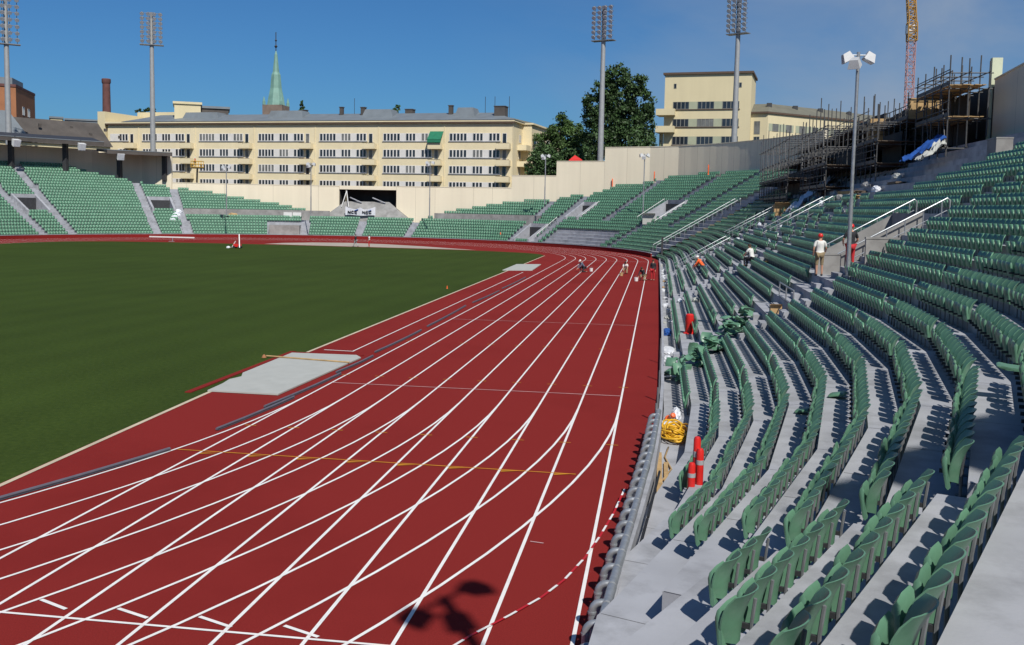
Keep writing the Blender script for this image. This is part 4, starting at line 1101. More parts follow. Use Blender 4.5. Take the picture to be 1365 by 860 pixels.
# lamp post beside the camera, whose shadow lies on the track
p = Vector((3.9, -11.2, 3.6))
SUN_AZ, SUN_EL = 153.0, 47.0       # degrees clockwise from +Y towards +X: where the sun stands
SD = Vector((math.sin(R_(SUN_AZ))*math.cos(R_(SUN_EL)), math.cos(R_(SUN_AZ))*math.cos(R_(SUN_EL)), math.sin(R_(SUN_EL))))
zl = 12.5
lp = Vector((-2.1, 1.75, 0))+SD*(zl/SD.z)
def near_lamp():
    t = thing('lamp_post', 'lamp post standing behind the camera whose shadow falls on the track', 'lamp post', (lp.x, lp.y, 2), 'lamp posts round the stands')
    q = MB(); q.tube([(lp.x, lp.y, 2), (lp.x, lp.y, zl)], .10, 10); q.build('pole', 'steel', t)
    q = MB()
    for ax, sgn_ in ((R_(62), 1), (R_(62)+PI, 1), (R_(62)-2.2, 1)):
        d_ = Vector((math.cos(ax), math.sin(ax), 0)); T = frame(Vector((lp.x, lp.y, zl-.05))+d_*.55, (d_.x, d_.y)) @ Matrix.Rotation(R_(28), 4, 'Y')
        q.tube([(lp.x, lp.y, zl-.05), tuple(Vector((lp.x, lp.y, zl-.05))+d_*.6)], .05, 6)
        q.hexa([T @ Vector(v) for v in ((-.05, -.21, -.15), (.46, -.24, -.15), (.46, .24, -.15), (-.05, .21, -.15))], [T @ Vector(v) for v in ((.0, -.14, .17), (.33, -.17, .16), (.33, .17, .16), (.0, .14, .17))])
    q.build('lamp_head', 'white', t)
near_lamp()

# ------------------------------------------------------------------ trees
def tree(label, base, lobes, leaf, n, size, trunk_r, name='leafy_tree', seed=1):
    r = np.random.default_rng(seed); base = Vector(base)
    t = thing(name, label, 'tree', tuple(base))
    q = MB(); zmin = min(c[2]-s[2]*.5 for c, s in lobes)
    top = Vector((base.x, base.y, base.z+(max(c[2] for c, s in lobes)-base.z)*.85))
    q.tube([tuple(base), tuple(base.lerp(top, .5)+Vector((.2, .1, 0))), tuple(top)], trunk_r, 8, r1=.08)
    for c, s in lobes:
        m_ = base.lerp(top, .25+.4*r.random()); q.tube([tuple(m_), tuple((m_+Vector(c))/2+Vector((0, 0, -.4))), tuple(c)], trunk_r*.38, 6, r1=.05)
    q.build('trunk', 'bark', t)
    vol = np.array([s[0]*s[1]*s[2] for c, s in lobes])**.75; cnt = (vol/vol.sum()*n).astype(int)
    VS = []
    for (c, s), k in zip(lobes, cnt):
        # clumps on the lobe shell, leaves round each clump
        m_ = max(6, k//45); d = r.normal(size=(m_, 3)); d /= np.linalg.norm(d, axis=1)[:, None]
        rad = r.uniform(.45, 1.08, size=(m_, 1))**.6
        cc = np.array(c)+d*rad*np.array(s)
        idx = r.integers(0, m_, k)
        p = cc[idx]+r.normal(size=(k, 3))*np.array(s)*.14*np.array([1, 1, .8])
        nrm = r.normal(size=(k, 3))+d[idx]*.8; nrm /= np.linalg.norm(nrm, axis=1)[:, None]
        a = np.cross(nrm, r.normal(size=(k, 3))); a /= np.linalg.norm(a, axis=1)[:, None]; b = np.cross(nrm, a)
        sz = size*r.uniform(.6, 1.35, size=(k, 1))
        VS.append(np.stack([p-a*sz, p-b*sz*.55, p+a*sz, p+b*sz*.55], 1))
    V = np.concatenate(VS); k = len(V); V = V.reshape(-1, 3)-np.array(base)
    me = bpy.data.meshes.new('crown'); me.vertices.add(len(V)); me.vertices.foreach_set('co', V.reshape(-1))
    me.loops.add(len(V)); me.loops.foreach_set('vertex_index', np.arange(len(V), dtype=np.int32))
    me.polygons.add(k); me.polygons.foreach_set('loop_start', np.arange(0, 4*k, 4, dtype=np.int32)); me.polygons.foreach_set('loop_total', np.full(k, 4, dtype=np.int32))
    me.materials.append(M[leaf]); me.update(calc_edges=True)
    o = bpy.data.objects.new('crown', me); COL.objects.link(o); o.parent = t
    return t
def lobes_px(d, specs, depth=.9):
    k = d/F; out = []
    for x, y, rx, ry in specs:
        c = at(x, y, d+random.uniform(-1.5, 1.5)); out.append(((c.x, c.y, c.z), (rx*k, rx*k*depth, ry*k)))
    return out
b_ = at(826, 200, 186)
tree('tall dark columnar tree with ragged crown behind the stepped wall', (b_.x, b_.y, -.6),
     lobes_px(186, [(823, 103, 17, 15), (806, 118, 16, 15), (845, 112, 18, 16), (794, 138, 16, 15), (822, 135, 22, 20), (852, 136, 18, 18), (789, 158, 12, 14), (808, 165, 22, 22), (835, 163, 24, 22), (860, 165, 14, 22), (866, 150, 7, 12), (783, 137, 8, 7), (840, 190, 30, 20), (805, 192, 24, 18), (868, 188, 8, 14)]), 'leaf2', 30000, .27, .55, seed=3)
b_ = at(747, 200, 196)
tree('rounded mid green tree with the highest dome left of the tall tree', (b_.x, b_.y, -.6), lobes_px(196, [(746, 170, 16, 17), (760, 182, 22, 18), (730, 190, 18, 16), (778, 190, 16, 16), (752, 205, 28, 20), (790, 205, 14, 20)]), 'leaf', 17000, .26, .4, seed=4)
b_ = at(726, 230, 180)
tree('dark drooping tree overlapping the right end of the apartment block', (b_.x, b_.y, -.6), lobes_px(180, [(724, 205, 15, 14), (712, 218, 12, 12), (736, 222, 18, 16), (718, 236, 18, 12), (756, 220, 18, 18), (775, 215, 16, 18)]), 'leaf2', 14000, .24, .35, seed=5)
b_ = at(402, 150, 300)
tree('small pointed conifer on the skyline right of the church spire', (b_.x, b_.y, -.6), lobes_px(300, [(402, 152, 5.5, 4), (402, 147, 4, 4), (402.3, 142, 2.8, 4), (402.4, 137, 1.4, 3.5)]), 'leaf2', 900, .38, .3, name='conifer', seed=6)
b_ = at(528, 150, 240)
tree('little round treetop peeping over the apartment roof between chimneys', (b_.x, b_.y, -.6), lobes_px(240, [(528, 147, 5, 5), (531, 143, 3, 3), (524, 149, 3, 3)]), 'leaf', 600, .3, .2, seed=7)
b_ = at(292, 150, 250)
tree('dark treetop behind the penthouses on the left roof', (b_.x, b_.y, -.6), lobes_px(250, [(283, 147, 8, 4), (296, 150, 8, 4), (190, 150, 9, 4)][:2]), 'leaf2', 700, .35, .2, seed=8)
b_ = at(193, 156, 250)
tree('low dark treetop over the left end of the apartment roof', (b_.x, b_.y, -.6), lobes_px(250, [(187, 151, 6, 4), (199, 150, 7, 5), (208, 153, 5, 3)]), 'leaf2', 700, .35, .2, seed=9)

# ------------------------------------------------------------------ crane boom
def lattice(mbx, a, b, w, nseg, r):
    a, b = Vector(a), Vector(b); d = (b-a).normalized(); x = d.cross(Vector((0, 1, 0))).normalized(); y = d.cross(x)
    C = [(-1, -1), (1, -1), (1, 1), (-1, 1)]
    P = lambda k, c: a+(b-a)*k/nseg+(x*c[0]+y*c[1])*w/2
    for c in C: mbx.tube([P(0, c), P(nseg, c)], r*1.5, 5)
    for k in range(nseg):
        for i in range(4):
            c0, c1 = C[i], C[(i+1) % 4]
            mbx.tube([P(k, c0), P(k, c1)], r, 4, cap=False)
            mbx.tube([P(k, c0), P(k+1, c1)] if k % 2 else [P(k, c1), P(k+1, c0)], r, 4, cap=False)
cb = at(1212, 160, 165)
cr = thing('tower_crane', 'lattice crane boom, pale red below and orange above, rising beyond the scaffolding', 'crane', (cb.x, cb.y, -.6))
q = MB(); lattice(q, (cb.x, cb.y, -.6), at(1215, 55, 165), 1.1, 32, .045); q.build('mast', 'crane_red', cr)
q = MB(); lattice(q, at(1215.5, 55, 165), at(1216, 30, 165), 1.3, 4, .07); lattice(q, at(1216, 30, 165), at(1213, -40, 165), 1.1, 11, .07); q.build('jib', 'crane_or', cr)
q = MB(); c_ = at(1213, 40, 165); q.box(c_.x-.55, c_.x+.55, c_.y-.6, c_.y+.6, c_.z-.6, c_.z+.7); q.build('trolley', 'white', cr)

# ------------------------------------------------------------------ scaffolding on the right-hand stand
def terr_z(x):
    o = x-(CX+RS); i = max(1, int((o+.68)/DEP)+1); return Z0N+RISE*(i-1)
def scaffold(label, xs, y0, y1, ny_, lifts, decks, extra_up=1.2, deckm='wood_dark', boards=True):
    t = thing('scaffolding', label, 'scaffolding', ((xs[0]+xs[-1])/2, (y0+y1)/2, terr_z(xs[0])), 'scaffolds on the right-hand stand')
    Y = np.linspace(y0, y1, ny_)
    for x in xs:
        for y in Y:
            h = max(lifts)+extra_up*(.5+random.random())
            q = MB(); q.tube([(x, y, terr_z(x)), (x+random.gauss(0, .02), y+random.gauss(0, .03), h)], .045, 6, cap=False); q.build('upright', 'scaf', t)
    q = MB()
    for z in lifts:
        for x in xs: q.tube([(x, y0-.3, z), (x, y1+.3, z)], .04, 5)
        for y in Y: q.tube([(xs[0]-.25, y+.05, z-.06), (xs[-1]+.25, y+.05, z-.06)], .04, 5)
    q.build('ledger', 'scaf', t)
    for z, x0, x1 in decks:
        q = MB()
        n = max(1, int((x1-x0)/.24))
        for k in range(n): q.box(x0+k*.24, x0+k*.24+.225, y0-.2+random.uniform(-.2, .2), y1+.2+random.uniform(-.2, .2), z+.05, z+.095)
        q.build('deck', deckm, t)
        q = MB()
        for hh in (.55, 1.05): q.tube([(x0-.04, y0-.2, z+hh), (x0-.04, y1+.2, z+hh)], .035, 5)
        q.box(x0-.04, x0-.005, y0-.2, y1+.2, z+.1, z+.34)
        q.build('guard_rail', 'scaf', t)
    for k in range(0, ny_-1, 2): q = MB(); q.tube([(xs[0]-.06, Y[k], lifts[0]), (xs[0]-.06, Y[k+1], lifts[-1])], .035, 5); q.build('brace', 'scaf', t)
    return t
XB = CX+RW
scaffold('square scaffold tower with planked decks beside the pale wall pier', [XB-3.7, XB-2.5, XB-1.3], 54.6, 62.5, 5, [10.4, 12.3, 14.2, 15.2], [(12.3, XB-3.7, XB-1.4), (14.3, XB-3.7, XB-1.3)], .9, 'wood')
scaffold('scaffold bays under the crane, with bright plywood shutters on top', [XB-6.2, XB-4.2, XB-2.2, XB-.6], 63.2, 70.5, 5, [9.6, 11.2, 12.8], [(9.7, XB-6.2, XB-.8), (11.3, XB-6.2, XB-.8), (12.9, XB-4.2, XB-.8)], 1.7)
scaffold('dense dark scaffold bays in the middle of the long scaffolding', [XB-8.4, XB-6.4, XB-4.4, XB-2.4, XB-.7], 71.5, 86, 8, [8.0, 9.8, 11.5, 13.2], [(8.1, XB-8.4, XB-.8), (9.9, XB-8.4, XB-.8), (11.6, XB-5.2, XB-.8), (13.3, XB-5.2, XB-.8)], 1.9)
scaffold('scaffold bays at the far end of the scaffolding, below the curved wing', [XB-9.5, XB-7.2, XB-5.0, XB-2.6, XB-.7], 87, 114, 11, [7.2, 9.2, 11.2, 13.2], [(7.3, XB-9.5, XB-.8), (9.3, XB-9.5, XB-.8), (11.3, XB-7.2, XB-.8), (13.3, XB-5.0, XB-.8)], 1.5)
pf = thing('plywood_shutter', 'bright plywood shutter boards on top of the scaffold below the crane', 'shutter', (XB-2, 66, 13))
q = MB(); q.box(XB-1.9, XB-1.75, 63.3, 71.5, 12.99, 14.7); q.build('panel', 'wood', pf)
q = MB(); q.box(XB-4.1, XB-1.95, 63.2, 63.35, 12.99, 14.5); q.build('end_panel', 'wood', pf)
pb = thing('timber_stack', 'upright stack of yellowish timber standing on the scaffold left of the plywood shutters', 'timber', (XB-5, 68.6, 12))
q = MB()
for k in range(4): q.box(XB-4.9, XB-3.7, 72.5+.01*k, 74.0, 12.1+k*.45, 12.1+k*.45+.4)
q.build('planks', 'wood', pb)
# dark formwork hanging behind the scaffolds
fwk = thing('formwork', 'dark sloping formwork panels on the wall inside the scaffolding', 'formwork', (XB-1.2, 80, 9))
q = MB()
for y in np.arange(58, 112, 3.1):
    z0 = terr_z(XB-2)+random.uniform(0, .4); q.box(XB-1.55, XB-1.40, y, y+2.9, z0, z0+random.uniform(3.2, 4.4))
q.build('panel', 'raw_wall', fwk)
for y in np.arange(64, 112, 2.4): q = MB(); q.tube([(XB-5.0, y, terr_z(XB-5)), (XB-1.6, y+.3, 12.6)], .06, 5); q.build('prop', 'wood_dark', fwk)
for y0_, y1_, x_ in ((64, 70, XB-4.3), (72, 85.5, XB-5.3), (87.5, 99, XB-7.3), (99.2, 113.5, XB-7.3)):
    q = MB(); q.box(x_, x_+.04, y0_, y1_, terr_z(x_)+.5, terr_z(x_)+2.9); q.build('dark_netting', 'raw_wall', fwk)  # dark netting added to deepen the shade inside the scaffolding
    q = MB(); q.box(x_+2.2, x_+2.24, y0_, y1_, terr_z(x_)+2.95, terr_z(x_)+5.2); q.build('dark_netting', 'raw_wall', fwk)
# blue tarpaulin and crumpled clear film
def cloth(name, label, cat, p00, p10, p01, p11, n, amp, mt, seed, group=None, th=.02):
    r = random.Random(seed); q = MB(); ph = [r.uniform(0, 6) for _ in range(6)]
    P = [Vector(p) for p in (p00, p10, p01, p11)]
    for side in (0, 1):
        for j in range(n+1):
            for i in range(n+1):
                u, v = i/n, j/n
                p = P[0]*(1-u)*(1-v)+P[1]*u*(1-v)+P[2]*(1-u)*v+P[3]*u*v
                w = math.sin(u*11+ph[0]+3*math.sin(v*4+ph[1]))*.5+math.sin(v*14+ph[2]+2*u)*.35+math.sin((u+v)*19+ph[3])*.3
                q.v.append((p.x+amp*.3*math.sin(v*9+ph[4]), p.y+amp*.3*math.sin(u*8+ph[5]), p.z+abs(w)*amp+(th if side == 0 else 0)))
    o = (n+1)**2
    for j in range(n):
        for i in range(n):
            a = j*(n+1)+i; f = (a, a+1, a+n+2, a+n+1); q.f.append(f); q.f.append(tuple(o+x for x in f[::-1]))
    q.mi = [0]*len(q.f)
    return tag(q.build(name, mt, smooth=True), label, cat, group)
zz = lambda x: terr_z(x)+.25
def tread_z(p):
    if p.y < YN: o = math.hypot(p.x-CX, p.y-YN)-RS
    elif p.y > YF: o = math.hypot(p.x-CX, p.y-YF)-RS
    else: o = p.x-(CX+RS)
    return Z0N+RISE*max(0, int((o+.68)/DEP))
def on_tread(px, py):
    for d in np.arange(12, 110, .05):
        p = at(px, py, d)
        if tread_z(p) >= p.z: p.z = tread_z(p); return p
up_ = Vector((0, 0, .15))
cloth('tarpaulin', 'bright blue tarpaulin spread down the steps below the scaffold tower', 'tarpaulin', at(1200, 216, 69), at(1212, 217, 66), at(1250, 183, 72), at(1261, 185, 69), 14, .3, 'blue', 2)
cloth('plastic_sheet', 'grey-white plastic sheet lying along the steps beside the blue tarpaulin', 'plastic sheet', at(1220, 217, 65.5), at(1230, 216, 64), at(1252, 192, 68), at(1262, 193, 67), 14, .35, 'board', 3)
cloth('plastic_sheet', 'long pale plastic sheet over the steps at the far scaffold foot', 'plastic sheet', (XB-10.5, 80, zz(XB-10.5)), (XB-10.5, 77, zz(XB-10.5)), (XB-6.5, 84, zz(XB-6.5)+.8), (XB-6.5, 79, zz(XB-6.5)+.8), 12, .5, 'bag', 4)

# ------------------------------------------------------------------ aisle handrails, parapets
def handrail(label, y0, i0, i1, gapw, n=6, lift=1.0, name='handrail', two=True):
    x0 = CX+RS+DEP*(i0-1); x1 = CX+RS+DEP*(i1-1)
    z0, z1 = Z0N+RISE*(i0-1), Z0N+RISE*(i1-1)
    t = thing(name, label, 'handrail', (x0, y0, z0), 'sloping handrails on the right-hand stand')
    q = MB()
    q.tube([(x0-.45, y0, z0+lift-.25), (x0, y0, z0+lift), (x1, y0, z1+lift), (x1+.1, y0, z1+lift-.1), (x1+.1, y0, z1+.2)], .032, 8)
    if two: q.tube([(x0, y0, z0+lift*.5), (x1, y0, z1+lift*.5)], .022, 6)
    q.build('rail_tube', 'steel', t, smooth='auto')
    for k in range(n):
        u = (k+.1)/(n-.6); x = x0+(x1-x0)*min(u, 1); z = z0+(z1-z0)*min(u, 1)
        q = MB(); q.tube([(x, y0, z-.25), (x, y0, z+lift)], .026, 6); q.build('post', 'steel', t)
handrail('long sloping handrail nearest the camera, right-hand one of its pair above the concrete parapets', 29.5, 9.5, 14.2, 0)
handrail('sloping handrail left of the nearest one, passing behind the near lamp post', 34.7, 9.5, 14.2, 0)
handrail('sloping handrail over the third aisle row, nearer one of the pair by the red canister', 75.3, 2.2, 7.5, 0)
handrail('sloping handrail by the red canister, farther one of its pair', 80.4, 2.2, 7.5, 0)
handrail('sloping handrail on the upper steps in front of the scaffolding, nearer one', 61.5, 10.4, 15.3, 0)
handrail('sloping handrail on the upper steps in front of the scaffolding, farther one', 66.0, 10.4, 15.3, 0)
handrail('handrail higher up before the dark scaffold, nearer one', 84.0, 8.5, 14, 0)
handrail('handrail higher up before the dark scaffold, farther one', 88.5, 8.5, 14, 0)
def far_rail(label, th, i0, i1, n=6, mt='white'):
    a = spt(fst(th), DEP*(i0-1), Z0F+RISE*(i0-1)); b = spt(fst(th), DEP*(i1-1), Z0F+RISE*(i1-1)); u = Vector((0, 0, 1.05))
    t = thing('handrail', label, 'handrail', tuple(a), 'sloping handrails on the far stand')
    q = MB(); q.tube([a+u, b+u], .036, 6); q.build('rail_tube', mt, t)
    for k in range(n):
        p = a.lerp(b, k/(n-1)); q = MB(); q.tube([p, p+u], .03, 5); q.build('post', 'steel', t)
far_rail('long handrail bordering the far stair between the two stands, nearer one', 14.6, 1.5, 15, 10, 'steel')
far_rail('long handrail bordering the far stair between the two stands, farther one', 16.6, 1.5, 15, 10, 'steel')
far_rail('sloping white handrail left of the vomitory in the far right seats', 36.2, 9, 15)
far_rail('sloping white handrail right of the vomitory in the far right seats', 29.9, 8, 14)
far_rail('sloping handrail beside the lowest vomitory of the far stand', 54.9, 2, 8)
far_rail('sloping handrail beside the upper vomitory near the stepped wall', 50.0, 9, 14)

def parapet(label, x0, x1, y0, y1, z0, z1):
    q = MB(); q.box(x0, x1, y0, y1, z0, z1); q.box(x0-.02, x1+.02, y0-.02, y1+.02, z1+.002, z1+.08)
    return tag(q.build('concrete_parapet', 'concrete_dark'), label, 'parapet')
xr = lambda i: CX+RS+DEP*(i-1)
zr_ = lambda i: Z0N+RISE*(i-1)
parapet('low grey concrete parapet block beside the man in the white shirt', xr(8.2), xr(9.8), 31.2, 31.45, zr_(7), zr_(9)+.85)
parapet('grey concrete parapet block above the man in the black shirt', xr(10.0), xr(11.6), 28.2, 28.4, zr_(9), zr_(11)+.75)
parapet('grey concrete box wall among the upper right seats, higher one', xr(16.2), xr(19), 14.55, 14.8, zr_(15), zr_(18)+1.1)
parapet('grey concrete box wall among the upper right seats, lower one', xr(12.4), xr(14.5), 13.2, 13.45, zr_(12), zr_(14)+1.0)
parapet('small concrete block closing the top of the upper seats under the scaffold tower', xr(20.6), xr(21.6), 40.2, 41.6, zr_(19), zr_(21)+1.1)
vo = thing('vomitory', 'dark vomitory opening under the sloping handrails in the right-hand stand', 'vomitory', (xr(13), 32, zr_(9)))
q = MB(); q.box(xr(13)-.2, xr(13), 30.02, 33.98, zr_(9)+.01, zr_(13)-.1); q.build('opening', 'dark_steel', vo)  # dark slab in place of the passage's own shade
q = MB()
for y_ in (29.8, 34.0): q.hexa([(xr(9.2), y_, zr_(9)), (xr(14)-.7, y_, zr_(9)), (xr(14)-.7, y_+.2, zr_(9)), (xr(9.2), y_+.2, zr_(9))], [(xr(9.2), y_, zr_(9)+.95), (xr(14)-.7, y_, zr_(13)+.95), (xr(14)-.7, y_+.2, zr_(13)+.95), (xr(9.2), y_+.2, zr_(9)+.95)])
q.box(xr(14)-.95, xr(14)-.702, 30.01, 33.99, zr_(13)-.05, zr_(13)+.9)
q.build('surround', 'concrete_dark', vo)
# short barrier beside the man in white
br = thing('safety_barrier', 'short galvanised barrier in front of the man in the white shirt', 'barrier', (xr(6.4), 27, zr_(6)))
q = MB()
for (y_, x_) in ((25.8, xr(6.2)), (28.0, xr(6.2)), (30.2, xr(6.2))): q.tube([(x_, y_, zr_(6)), (x_, y_, zr_(6)+1.05)], .03, 6)
for h_ in (.5, 1.05): q.tube([(xr(6.2), 25.8, zr_(6)+h_), (xr(6.2), 30.2, zr_(6)+h_)], .028, 6)
q.build('rail_tube', 'steel', br)

# ------------------------------------------------------------------ things on and beside the track
def quad_board(name, label, cat, pts, th, mt, z=.012):
    q = MB(); c_ = pts[0]; q.prism(pts, z, z+th); return tag(q.build(name, mt), label, cat)
pc = thing('pit_cover', 'large grey board covering the near jumping pit, corner chipped, pole lying across it', 'cover', (-12, 20, .01))
q = MB(); q.prism([(-13.0, 16.3), (-10.63, 16.25), (-10.35, 24.0), (-10.7, 24.55), (-13.35, 24.45), (-13.28, 19.6), (-13.02, 18.9), (-13.18, 18.3), (-13.06, 17.5)], .014, .06); q.build('sheet', 'board', pc)
q = MB(); q.box(-13.62, -13.4, 16.0, 25.0, .006, .035); q.box(-13.39, -10.5, 24.66, 24.85, .006, .035); q.build('rim', 'track', pc)
q = MB(); q.tube([(-13.9, 23.2, .09), (-10.35, 22.55, .09)], .03, 8); q.build('pole', 'wood', pc)
q = MB(); q.lathe((-14.0, 23.2, .0), [(.10, .02), (.06, .1), (.02, .14)], 8); tag(q.build('marker_cone', 'brick'), 'tiny red-brown marker at the grass end of the pole on the grey pit board', 'marker')
quad_board('pit_cover', 'smaller grey board covering the far jumping pit near the finish', 'cover', [(-13.4, 78.2), (-10.7, 79.2), (-11.05, 89.2), (-13.5, 88.2)], .06, 'board')
KB = [((-11.95, 4.55), (-10.55, 9.2), 'nearest length of loose grey kerb rail at the left edge'), ((-10.38, 11.4), (-10.02, 16.0), 'loose grey kerb rail just before the near pit board'), ((-10.30, 14.4), (-9.98, 20.4), 'loose grey kerb rail along the right side of the near pit board'),
      ((-10.2, 20.6), (-10.05, 24.6), 'bluish short kerb rail at the far corner of the near pit board'), ((-10.25, 25.6), (-10.15, 33.0), 'loose kerb rail past the white take-off mark'), ((-10.2, 34.5), (-10.35, 45), 'loose kerb rail at mid straight beside the inner lane'), ((-10.3, 47), (-10.1, 56), 'farther loose kerb rail well before the far pit board'), ((-10.2, 58), (-10.1, 70), 'farthest loose kerb rail nearing the far pit board')]
for a, b, lab in KB:
    q = MB(); d = (Vector(b)-Vector(a)); n = max(2, int(d.length/1.2)); pts = []
    for i in range(n+1):
        u = i/n; pts.append((a[0]+d.x*u+.05*math.sin(u*3.1), a[1]+d.y*u, .055))
    q.tube(pts, .035, 8)
    q.strip([(p[0], p[1]) for p in pts], .10, .018)
    tag(q.build('kerb_rail', 'kerb', smooth='auto'), lab, 'kerb rail', 'loose kerb rails along the inner lane')
# barrier tape from the railing across the track
ctrl = [G(600, 866), G(630, 848), G(680, 822), G(722, 798), G(752, 775), G(780, 745), G(800, 716), G(818, 690), G(832, 668)]
pts = [Vector((p.x, p.y, .03)) for p in ctrl]; pts[-1].z = .25; pts[-2].z = .10
pts.append(Vector((front_x(7.2)-.1, 7.3, .6)))
fine = []
for i in range(len(pts)-1):
    for k in range(6): fine.append(pts[i].lerp(pts[i+1], k/6))
fine.append(pts[-1])
q = MB(); runv = []; s_ = 0
for i, p in enumerate(fine):
    if i: s_ += (p-fine[i-1]).length
    d = (fine[min(i+1, len(fine)-1)]-fine[max(i-1, 0)]).normalized(); n_ = Vector((-d.y, d.x, 0)).normalized()*.02
    q.v += [tuple(p+n_), tuple(p-n_), tuple(p-n_-Vector((0, 0, .004))), tuple(p+n_-Vector((0, 0, .004)))]; runv += [s_/.62]*4
for i in range(len(fine)-1):
    for k in range(4): q.f.append((4*i+k, 4*i+(k+1) % 4, 4*i+4+(k+1) % 4, 4*i+4+k))
q.mi = [0]*len(q.f)
o = q.build('barrier_tape', 'tape'); tag(o, 'red and white barrier tape trailing from the railing across the outer lanes', 'tape')
at2 = o.data.attributes.new('run', 'FLOAT', 'POINT'); at2.data.foreach_set('value', runv)

# red delineator posts with grey bands
def delineator(loc, h, label, tilt=0., cat='delineator', grp='red delineator posts in the near rows', name='delineator_post', bands=True, mt='red', w=.075):
    t = thing(name, label, cat, loc, grp)
    x, y, z = loc; q = MB(); q.lathe((x, y, z), [(w*1.5, 0), (w*1.4, .05), (w, .08), (w, h*.55), (w*1.02, h*.56), (w*.95, h-.06), (w*.7, h-.01), (w*.3, h)], 12); q.build('body', mt, t, smooth='auto')
    if bands:
        q = MB(); q.lathe((x, y, z), [(w+.004, h*.68), (w+.004, h*.77)], 12); q.build('band', 'reflect', t, smooth='auto')
    t.rotation_euler = (tilt, tilt*.6, 0)
P0 = G(925, 668, .3)
for (dx, dy, dz, h, lab) in ((-.07, -.15, -.1, .92, 'red delineator post with grey band, nearest of three standing in the lower rows'), (.03, .12, .0, 1.28, 'tallest red delineator post of three standing in the lower rows'), (.09, .02, .05, 1.02, 'rightmost red delineator post of three in the lower rows')):
    delineator((P0.x+dx, P0.y+dy, P0.z+dz), h, lab)
p = at(921, 381, 47); delineator((p.x, p.y, zr_(2)), .95, 'red plastic canister standing between the rows by the sloping handrail', 0., 'canister', None, 'red_canister', False, 'red', .2)
for px, py, d, lab in ((816, 250, 166, 'thin orange stake on top of the far right stand, leftmost of three'), (872, 241, 161, 'thin orange stake on top of the far right stand, middle of three'), (944, 233, 150, 'pair-like thick orange stake on top of the far right stand, rightmost of three'), (667, 322, 160, 'orange stake at the track edge before the far lower seats'), (596, 385, 60, 'tiny orange marker on the grass edge near mid straight')):
    p = at(px, py, d); 
    if d < 100: p = G(px, py)
    delineator((p.x, p.y, p.z), 1.5 if d > 100 else .22, lab, 0., 'marker', 'orange marker stakes', 'marker_stake', False, 'orange', .09 if d > 100 else .04)

# coil of yellow hose
q = MB(); r_ = random.Random(4); c_ = Vector((1.62, 14.6, Z0N+.04))
ptsh = []
for k in range(340):
    a_ = k*.33; rr = .34+.10*math.sin(k*.11)+r_.uniform(-.02, .02)
    ptsh.append((c_.x+math.cos(a_)*rr*.8+.10*math.sin(k*.047), c_.y+math.sin(a_)*rr*1.9+.28*math.sin(k*.031), c_.z+.03+.30*(k/340)*(.6+.4*math.sin(k*.5))))
q.tube(ptsh, .028, 6); tag(q.build('hose_coil', 'yellow', smooth=True), 'tangled coil of yellow hose dumped on the walkway by the track wall', 'hose')
q = MB(); q.tube([(1.45, 13.2, Z0N+.05), (1.35, 12.2, Z0N+.03), (1.5, 11.0, Z0N+.05), (1.25, 9.8, Z0N+.05), (1.45, 8.6, Z0N+.05), (1.2, 7.2, Z0N+.06)], .022, 6); tag(q.build('hose', 'wood', smooth=True), 'pale brown hose lying along the walkway toward the railing', 'hose')
q = MB(); q.box(1.15, 1.27, 7.6, 12.4, Z0N+.02, Z0N+.10); q.box(1.32, 1.42, 8.2, 11.6, Z0N+.01, Z0N+.06); tag(q.build('plank', 'wood'), 'narrow pale plank lying along the walkway beside the wall', 'plank')

# crumpled white bags and litter
def crumple(loc, s, label, mt='bag', name='plastic_bag', cat='bag', seed=0, flat=.7, grp=None):
    r = random.Random(seed); bm = bmesh.new(); bmesh.ops.create_icosphere(bm, subdivisions=3, radius=1)
    ph = [Vector((r.uniform(-1, 1), r.uniform(-1, 1), r.uniform(-1, 1))).normalized() for _ in range(14)]
    for v in bm.verts:
        k = sum(abs(math.sin(7*v.co.dot(p_)+i)) for i, p_ in enumerate(ph))/14
        v.co *= .55+.75*k+r.uniform(-.06, .06)
        v.co = Vector((v.co.x*s[0], v.co.y*s[1], max(-.3, v.co.z)*s[2]))
    zmin = min(v.co.z for v in bm.verts)
    for v in bm.verts: v.co += Vector((loc[0], loc[1], loc[2]-zmin))
    me = bpy.data.meshes.new(name); bm.to_mesh(me); bm.free(); me.materials.append(M[mt])
    o = bpy.data.objects.new(name, me); COL.objects.link(o); return tag(o, label, cat, grp)
zf = Z0N
BG = [((1.72, 17.2, zf), (.15, .45, .24), 'upright crumpled white bag behind the yellow hose coil'), ((1.55, 16.2, zf), (.28, .35, .10), 'white plastic sheet flattened beside the yellow hose coil'),
      ((1.62, 6.3, zf), (.22, .5, .22), 'greyish crumpled film at the foot of the first row near the railing'), ((1.55, 5.2, zf), (.22, .4, .25), 'crumpled grey-white bag nearest the camera on the walkway'),
      ((1.7, 25.0, zf), (.22, .6, .07), 'white sheet on the walkway just past the loose seat heap'), ((1.6, 31.5, zf), (.3, 1.0, .10), 'long white scrap on the walkway before the blue bundle'),
      ((1.55, 28.2, zf), (.2, .5, .2), 'white bag on the walkway between the seat heap and the blue bundle'), ((3.95, 26.8, zr_(3)), (.16, .22, .34), 'white bag hung on the row end above the heap of green seats'),
      ((2.7, 5.6, zr_(2)), (.2, .45, .2), 'white bag lying among the seats behind the red delineators')]
for n_, (l_, s_, lab) in enumerate(BG): crumple(l_, s_, lab, seed=n_)
crumple((1.6, 37.5, zf), (.25, .8, .22), 'blue bundle lying on the walkway by the track wall', 'blue', 'blue_bundle', 'bundle', 31)
rr = random.Random(9)
GL = 'small pale litter scattered along the walkway beyond the blue bundle'
